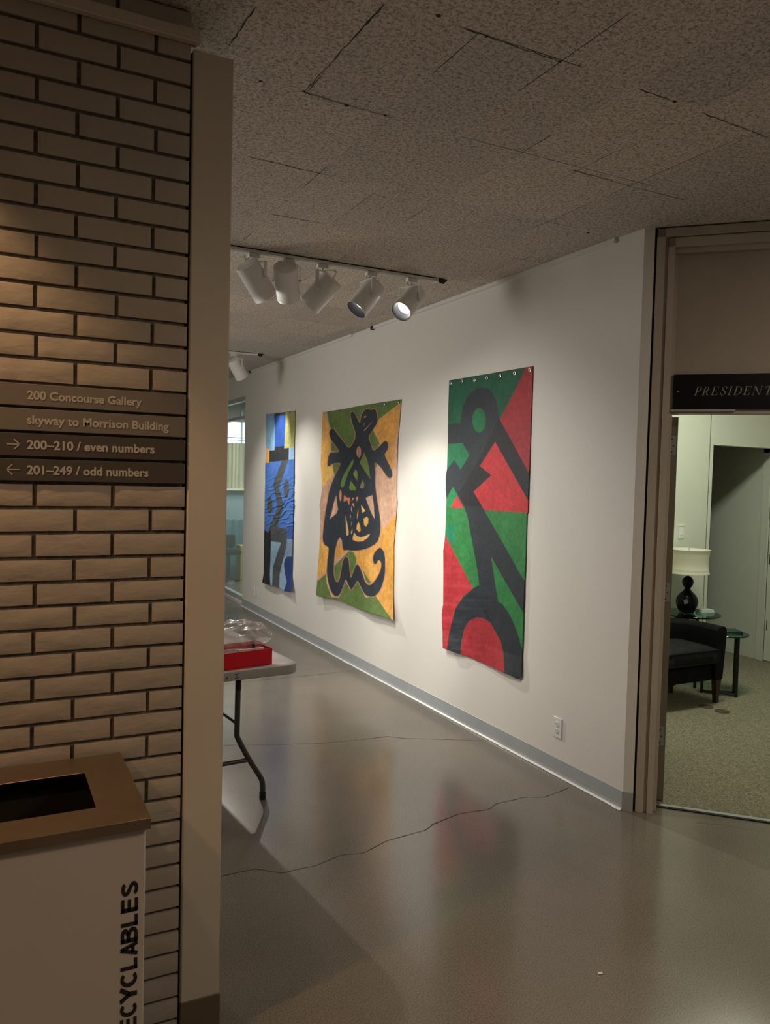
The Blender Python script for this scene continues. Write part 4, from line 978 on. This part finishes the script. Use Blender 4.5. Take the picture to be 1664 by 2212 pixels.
ribbon([(.76, 3.17), (.899, 3.197), (1.044, 3.2), (1.135, 3.118), (1.241, 3.121), (1.285, 3.117), (1.431, 3.163), (1.534, 3.138), (1.684, 3.202), (1.911, 3.226), (1.972, 3.267), (2.159, 3.321), (2.326, 3.3), (2.399, 3.345), (2.599, 3.355), (2.698, 3.312), (2.9, 3.36)], 0.0036).build('crack', CRACK, floor)
ribbon([(1.1, 4.86), (1.367, 4.759), (1.54, 4.699), (1.871, 4.581), (2.129, 4.54), (2.361, 4.527), (2.463, 4.443), (2.693, 4.325), (2.843, 4.242), (2.94, 4.2)], 0.0034).build('crack', CRACK, floor)
ribbon([(1.2, 6.19), (2.94, 6.195)], 0.003, jag=0.0).build('control_joint', CRACK, floor)
ribbon([(3.2, 2.75), (3.32, 2.66), (3.42, 2.54), (3.47, 2.45)], 0.001).build('crack', CRACK, floor)
# chipped seams and small pits between the ceiling tiles
for seam in ([(1.22, 1.972), (1.40, 1.976), (1.575, 1.979)], [(1.90, 1.985), (2.069, 1.987)], [(2.22, 2.0), (2.42, 2.008), (2.58, 2.016)], [(.94, 2.552), (1.12, 2.566), (1.30, 2.569)], [(.95, 3.176), (1.12, 3.18), (1.28, 3.192)],
             [(2.17, 2.616), (2.5, 2.63), (2.82, 2.632)], [(1.256, 3.80), (1.55, 3.803)], [(.969, 1.98), (.962, 2.25), (.957, 2.54)], [(.664, 2.17), (.653, 2.40)]):
    ribbon(seam, 0.0026, H - 0.0012, 0.006).build('chipped_seam', DARK, ceiling)
for x, y, r in ((1.118, 2.569, .009), (.954, 2.549, .006), (1.268, 2.567, .006), (1.124, 1.955, .007), (1.30, 1.975, .006), (1.572, 1.979, .006), (2.069, 1.987, .008), (.804, 2.556, .006), (2.773, 3.215, .010), (1.117, 3.178, .005), (2.171, 2.614, .005)):
    n_ = 9; pp = MB().prism([(x + r * (.6 + .8 * random.random()) * math.cos(6.283 * i / n_), y + r * (.4 + .6 * random.random()) * math.sin(6.283 * i / n_), H - .0022) for i in range(n_)], (0, 0, .0012)); pp.build('pit', DARK, ceiling)
p = MB().prism([(1.897, 2.010, .0015), (1.912, 2.004, .0015), (1.917, 2.014, .003), (1.903, 2.019, .002)], (0, 0, .0008)); tag(p.build('paper_scrap', PAPER), 'tiny white paper scrap on the concrete floor in the foreground', 'scrap')

# ------------------------------------------------------------------ glazed end of the gallery and the room behind it
w = MB(); w.box((XG, 9.83, 2.70), (XG + .14, 12.3, H)); w.box((XG, 9.83, 0), (XG + .12, 12.3, 0.045)); struct(w.build('wall_soffit', WALL))
wf = MB(); ZT = 2.70
for y in (9.83, 11.05, 12.2): wf.box((XG + .03, y, .045), (XG + .09, y + .035, ZT))
wf.box((XG + .03, 9.83, ZT - .05), (XG + .09, 12.3, ZT)); wf.box((XG + .03, 9.83, 2.42), (XG + .09, 12.3, 2.455)); wf.box((XG + .03, 9.83, .045), (XG + .09, 12.3, .10))
wn = struct(wf.build('window_1', mat('grey_window_frame', (0.42, 0.43, 0.42), 0.4)))
p = MB().box((XG + .055, 9.85, .09), (XG + .061, 12.2, ZT - .03)); p.build('pane', GLASS, wn)
w = MB().box((-2.6, 12.3, 0), (2.98, 12.4, H)); struct(w.build('wall_back', WALL))
YR = 13.0
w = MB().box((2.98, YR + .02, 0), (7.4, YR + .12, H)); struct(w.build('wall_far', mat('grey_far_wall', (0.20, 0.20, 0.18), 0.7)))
# window high on the far wall
w2 = MB(); w2.box((2.9 + .35, YR - .02, 2.18), (4.6, YR + .02, 2.80)); wo = struct(w2.build('window_2', mat('bronze_window_frame', (0.13, 0.12, 0.10), 0.5)))
p = MB().box((3.3, YR - .03, 2.20), (4.55, YR - .022, 2.57)); p.build('pane', SKY, wo)
p = MB(); p.box((3.3, YR - .036, 2.30), (4.55, YR - .031, 2.315)); p.box((3.3, YR - .036, 2.26), (4.55, YR - .031, 2.27)); p.box((3.84, YR - .04, 2.2), (3.87, YR - .03, 2.75)); p.box((3.93, YR - .04, 2.2), (3.99, YR - .03, 2.6)); p.build('mullion', mat('grey_mullion', (0.3, 0.33, 0.34), 0.5), wo)
p = MB(); ny = 60
vs = [(3.3 + 1.25 * i / ny, YR - .07 + .02 * math.sin(i * 1.9), z) for z in (1.46, 2.215) for i in range(ny + 1)]
p.add(vs, [(i, i + 1, ny + 2 + i, ny + 1 + i) for i in range(ny)]); tag(p.build('curtain', noisy(mat('beige_curtain', (0.50, 0.45, 0.30), 0.8), 14, 0.3, stretch=(1, 1, .05))), 'beige pleated curtain seen through the glass below the bright window', 'curtain')
p = MB().box((3.1, YR - .20, 1.425), (4.7, YR, 1.455)); tag(p.build('window_ledge', mat('cream_ledge', (0.85, 0.80, 0.60), 0.5)), 'cream ledge under the beige curtain behind the glass', 'ledge')
p = MB().box((3.05, YR - .10, .0), (4.7, YR, 1.42)); tag(p.build('divider_panel', mat('blue_grey_panel', (0.27, 0.36, 0.38), 0.6)), 'pale blue grey panel below the ledge, behind the glass', 'panel')
# teal cloth over a table with scalloped upper edge
p = MB(); nn_ = 80; vs = []
for i in range(nn_ + 1):
    x = 3.1 + 1.4 * i / nn_; zt = 0.92 + 0.03 * abs(math.sin(i * .42)) ; vs += [(x, 12.72 + .01 * math.sin(i), 0.001), (x, 12.7 + .012 * math.sin(i * .9), zt)]
p.add(vs, [(2 * i, 2 * i + 2, 2 * i + 3, 2 * i + 1) for i in range(nn_)]); tag(p.build('teal_drape', noisy(mat('teal_cloth', (0.10, 0.20, 0.23), 0.7), 5, 0.2)), 'teal drape with scalloped top edge behind the glass', 'drape')
ch_ = thing('office_chair', (3.45, 12.2, 0), 'dark padded chair behind the glass at the end of the gallery', 'chair')
MB().box((3.28, 12.05, .42), (3.62, 12.4, .50)).build('seat', SOFA, ch_, bevel=.03, seg=3); MB().box((3.28, 12.40, .5), (3.62, 12.46, .72)).build('backrest', SOFA, ch_, bevel=.03, seg=3)
MB().cyl((3.45, 12.22, .06), (3.45, 12.22, .42), .03).build('post', IRON, ch_); MB().rev((3.45, 12.22, 0), (0, 0, 1), [(0, .19), (.03, .17), (.06, .04)], 24).build('base', IRON, ch_)
p = MB().box((3.66, 12.25, 0.0), (3.86, 12.5, .55)); tag(p.build('yellow_carton', mat('yellow_card', (0.45, 0.36, 0.10), 0.6), bevel=.004), 'dull yellow carton on the floor behind the glass', 'carton')

# ------------------------------------------------------------------ president's office
p = MB(); p.prism([dw(0.15, .0, .152), dw(3.2, .0, .152), (7.4, 1.0, 0), (7.4, 7.2, 0), (3.2, 7.2, 0), dw(.15, 0, .152)][:5], (0, 0, .004))
p = MB(); c_ = [dw(0.0, 0, .152), dw(3.1, 0, .152), (6.79, 0.95, 0), (6.79, 7.0, 0), (3.12, 7.0, 0), (3.12, 3.2, 0)]
p.prism([(x, y, .0) for x, y, _ in c_], (0, 0, .004)); o = p.build('floor_carpet', CARPET); struct(o)
YW = 5.02; XE = 6.80
w = MB(); w.box((3.11, YW, 0), (5.87, YW + .10, H)); w.box((5.87, YW, 2.075), (XE, YW + .10, H)); struct(w.build('wall_office', WALL_OFF))
w = MB().box((XE, 0.8, 0), (XE + .1, 7.0, H)); struct(w.build('wall_east', WALL_OFF))
w = MB().box((3.11, 6.95, 0), (XE, 7.05, H)); struct(w.build('wall_alcove', mat('alcove_shade_tone', (0.16, 0.15, 0.11), 0.7)))  # unlit alcove's shade put into the wall colour, cuts bounce onto wall_east
t = MB(); t.box((5.832, YW - .004, 0), (5.8745, YW, 2.38)); t.box((5.870, YW - .004, 0), (5.8745, YW + .10, 2.075)); t.box((5.8745, YW - .004, 2.070), (XE, YW + .10, 2.0755)); struct(t.build('trim_6', WALL_OFF))
t = MB().box((5.826, YW - .0015, 0), (5.832, YW, H)); struct(t.build('trim_7', mat('panel_joint', (0.12, 0.12, 0.09), 0.8)))
f = MB(); f.box((XE - .022, 5.10, 0.004), (XE, 5.19, 2.08)); f.box((XE - .03, 5.10, 0.004), (XE, 5.125, 2.05)); f.box((XE - .022, 4.10, 0.004), (XE, 4.19, 2.08)); f.box((XE - .022, 4.10, 2.03), (XE, 5.19, 2.08)); d2 = struct(f.build('door_2', WALL_OFF, bevel=.002, seg=1))
f = MB().box((XE - .012, 4.19, .015), (XE, 5.10, 2.03)); f.build('door_leaf', WALL_OFF, d2)
for z in (1.0, .36): MB().box((XE - .0135, 5.075, z - .05), (XE - .0115, 5.085, z + .05)).build('hinge', SLOT, d2)

# light switch on the office wall
th = thing('light_switch', (5.50, YW, 1.235), 'white switch plate on the office wall above the lampshade', 'switch')
MB().box((5.475, YW - .007, 1.225), (5.545, YW, 1.34)).build('plate', PLATE, th, bevel=.002); MB().box((5.497, YW - .011, 1.255), (5.523, YW - .006, 1.31)).build('rocker', CAN, th, bevel=.001)
MB().box((5.472, YW - .012, 1.338), (5.548, YW, 1.346)).build('top_lip', PLATE, th)

# tub chair


def tub(off, z):  # U-shaped plan of the arms and back, offset inwards
    pts = []; xr, xl, yf, yb, r = 5.175 - off, 4.36 + off, 4.215, 4.72 - off, 0.26 - off
    pts += [(xr, yf), (xr + .006, yf + .10), (xr + .004, yb - r - .02)]
    pts += [(xr - r + r * math.cos(math.radians(a)), yb - r + r * math.sin(math.radians(a))) for a in range(0, 91, 10)]
    pts += [(xl + r - r * math.sin(math.radians(a)), yb - r + r * math.cos(math.radians(a))) for a in range(0, 91, 10)]
    pts += [(xl - .004, yb - r - .02), (xl - .006, yf + .10), (xl, yf)]
    return pts


ch = thing('tub_armchair', (4.77, 4.5, .004), 'dark charcoal tub armchair with loose seat cushion in the office', 'armchair')
prof = [(0.030, .19), (0.012, .40), (0.0, .56), (0.004, .588), (0.02, .604), (0.05, .610), (0.09, .604), (.11, .58), (.115, .50), (.115, .19)]
rings = [[(x, y, z) for x, y in tub(o_, z)] for o_, z in prof]; n = len(rings[0]); k = len(rings); p = MB()
p.add([q for r_ in rings for q in r_], [(j * n + i, j * n + i + 1, ((j + 1) % k) * n + i + 1, ((j + 1) % k) * n + i) for j in range(k) for i in range(n - 1)] + [tuple(j * n for j in range(k)), tuple(j * n + n - 1 for j in range(k - 1, -1, -1))])
p.build('shell', SOFA, ch, smooth=True, bevel=.006, seg=2)
MB().box((4.475, 4.235, .185), (5.06, 4.60, .315)).build('seat_base', SOFA, ch, bevel=.02, seg=3)
p = MB(); res = 26; cx0, cx1, cy0, cy1 = 4.478, 5.045, 4.165, 4.58; vs = []
for side in (0, 1):
    for j in range(res + 1):
        for i in range(res + 1):
            u, v = i / res, j / res; e = (1 - abs(2 * u - 1) ** 6) * (1 - abs(2 * v - 1) ** 6)
            vs.append((cx0 + (cx1 - cx0) * u, cy0 + (cy1 - cy0) * v, (.345 - .027 * e) if side == 0 else (.44 + .035 * e)))
q = res + 1; fs = []
for side in (0, 1):
    for j in range(res):
        for i in range(res):
            a = side * q * q + j * q + i; fs.append((a, a + 1, a + q + 1, a + q))
ring = list(range(q)) + [j * q + res for j in range(1, q)] + [res * q + i for i in range(res - 1, -1, -1)] + [j * q for j in range(res - 1, 0, -1)]
fs += [(ring[a], ring[(a + 1) % len(ring)], q * q + ring[(a + 1) % len(ring)], q * q + ring[a]) for a in range(len(ring))]
cu = p.add(vs, fs).build('seat_cushion', noisy(mat('charcoal_cushion_velvet', (0.016, 0.016, 0.0165), 0.7, spec=0.15), 12, 0.3, 0.5, 0.006, bscale=30), ch, smooth=True, angle=60)
for zz in (.44, .345):
    MB().tube([(cx0, cy0, zz), (cx1, cy0, zz), (cx1, cy1, zz)], .004, 8, 0).build('piping', SOFA, cu, smooth=True)
for x, y in ((5.11, 4.245), (4.43, 4.245), (5.0, 4.6), (4.54, 4.6)):
    MB().hexa([(x - .016, y - .016, .004), (x + .016, y - .016, .004), (x + .016, y + .016, .004), (x - .016, y + .016, .004), (x - .027, y - .027, .192), (x + .027, y - .027, .192), (x + .027, y + .027, .192), (x - .027, y + .027, .192)]).build('leg', WOOD, ch, bevel=.002, seg=1)

# lamp table, gourd lamp
lt = thing('lamp_table', (5.38, 4.77, .004), 'round glass side table with thin black legs, holding the lamp', 'side table')
MB().rev((5.38, 4.77, .598), (0, 0, 1), [(0, .247), (.003, .25), (.009, .25), (.012, .247)], 56).build('glass_top', GLASS_T, lt, smooth=True)
for x, y in ((5.31, 4.625), (5.205, 4.75), (5.50, 4.90), (5.27, 4.92)):
    MB().cyl((x, y, .004), (x, y, .598), .012, 14).build('leg', IRON, lt, smooth=True)
MB().tube([(5.31, 4.625, .585), (5.205, 4.75, .585), (5.27, 4.92, .585), (5.50, 4.90, .585), (5.31, 4.625, .585)], .007, 8, 0).build('ring', IRON, lt, smooth=True)
LP = (5.375, 4.80); lm = thing('table_lamp', (*LP, .61), 'black gourd-shaped table lamp with cream drum shade on the glass table', 'lamp')
gp = [(0, .052), (.004, .058), (.03, .074), (.065, .088), (.098, .092), (.13, .084), (.16, .062), (.185, .036), (.199, .025), (.215, .027), (.235, .042), (.262, .048), (.285, .043), (.305, .026), (.313, .014)]
MB().rev((*LP, .610), (0, 0, 1), gp, 40).build('gourd_base', GOURD, lm, smooth=True)
d_ = Vector((-.55, -.83, 0)); s_ = Vector((.83, -.55, 0)); c0 = Vector((*LP, .61 + .105)) + d_ * .0925 + s_ * -.035
MB().prism([c0 + s_ * a + Vector((0, 0, b_)) + d_ * .003 for a, b_ in ((-.02, .012), (.012, .024), (.022, -.012), (-.01, -.024))], d_ * -.002).build('sticker', TAG, lm)
p = MB(); hs = .205; z0 = .61 + .338
p.rev((*LP, z0), (0, 0, 1), [(0, .172), (.008, .172), (.02, .166), (.09, .160), (.15, .163), (hs - .01, .172), (hs, .175), (hs, .172), (.1, .157), (0, .169)], 48, False, False); sh = p.build('lamp_shade', SHADE, lm, smooth=True)
MB().cyl((*LP, .92), (*LP, z0 + .215), .006, 10).build('stem', CHROME, lm); MB().rev((*LP, z0 + .19), (0, 0, 1), [(0, .171), (.003, .171)], 40).build('diffuser', PAPER, lm)
MB().tube([(LP[0] - .05, LP[1] + .02, .614), (LP[0] - .11, LP[1] - .02, .63), (LP[0] - .10, LP[1] - .08, .614), (LP[0] - .15, LP[1] - .10, .614)], .003, 8).build('cord', IRON, lm)
p = MB().box((5.47, 4.70, .6105), (5.60, 4.79, .622), -.25); p.box((5.475, 4.705, .6225), (5.595, 4.785, .636), -.2); tag(p.build('book', BOOK_W, bevel=.001, seg=1), 'pale book lying on the glass table beside the lamp', 'book')

# second glass table with book
st = thing('nesting_table', (5.43, 4.47, .004), 'small round glass table on a black square-tube frame beside the armchair', 'side table')
MB().rev((5.425, 4.43, .488), (0, 0, 1), [(0, .172), (.003, .175), (.009, .175), (.012, .172)], 48).build('glass_top', GLASS_T, st, smooth=True)
for x, y in ((5.40, 4.29), (5.46, 4.36), (5.25, 4.50)):
    MB().box((x - .011, y - .011, .004), (x + .011, y + .011, .488), .6).build('leg', IRON, st)
p = MB(); p.tube([(5.40, 4.29, .02), (5.26, 4.48, .02)], .010, 6, 0); p.tube([(5.46, 4.36, .02), (5.26, 4.49, .02)], .010, 6, 0); p.build('foot_bar', IRON, st)
p = MB().box((5.385, 4.375, .5005), (5.555, 4.50, .518), -.45); tag(p.build('book', BOOK_G, bevel=.002, seg=1), 'dark green book lying flat on the small glass table by the armchair', 'book')

for k, (x, y) in enumerate(((4.955, 4.05), (4.945, 4.19))):
    p = MB().rev((x, y, .0045), (0, 0, 1), [(0, .052), (.004, .051), (.005, .046)], 32)
    tag(p.build('floor_disc', DISC, smooth=True), ('brown round disc lying on the carpet in the open in front of the armchair', 'brown round disc on the carpet in the shade under the armchair edge')[k], 'disc', 'brown discs on the office carpet')
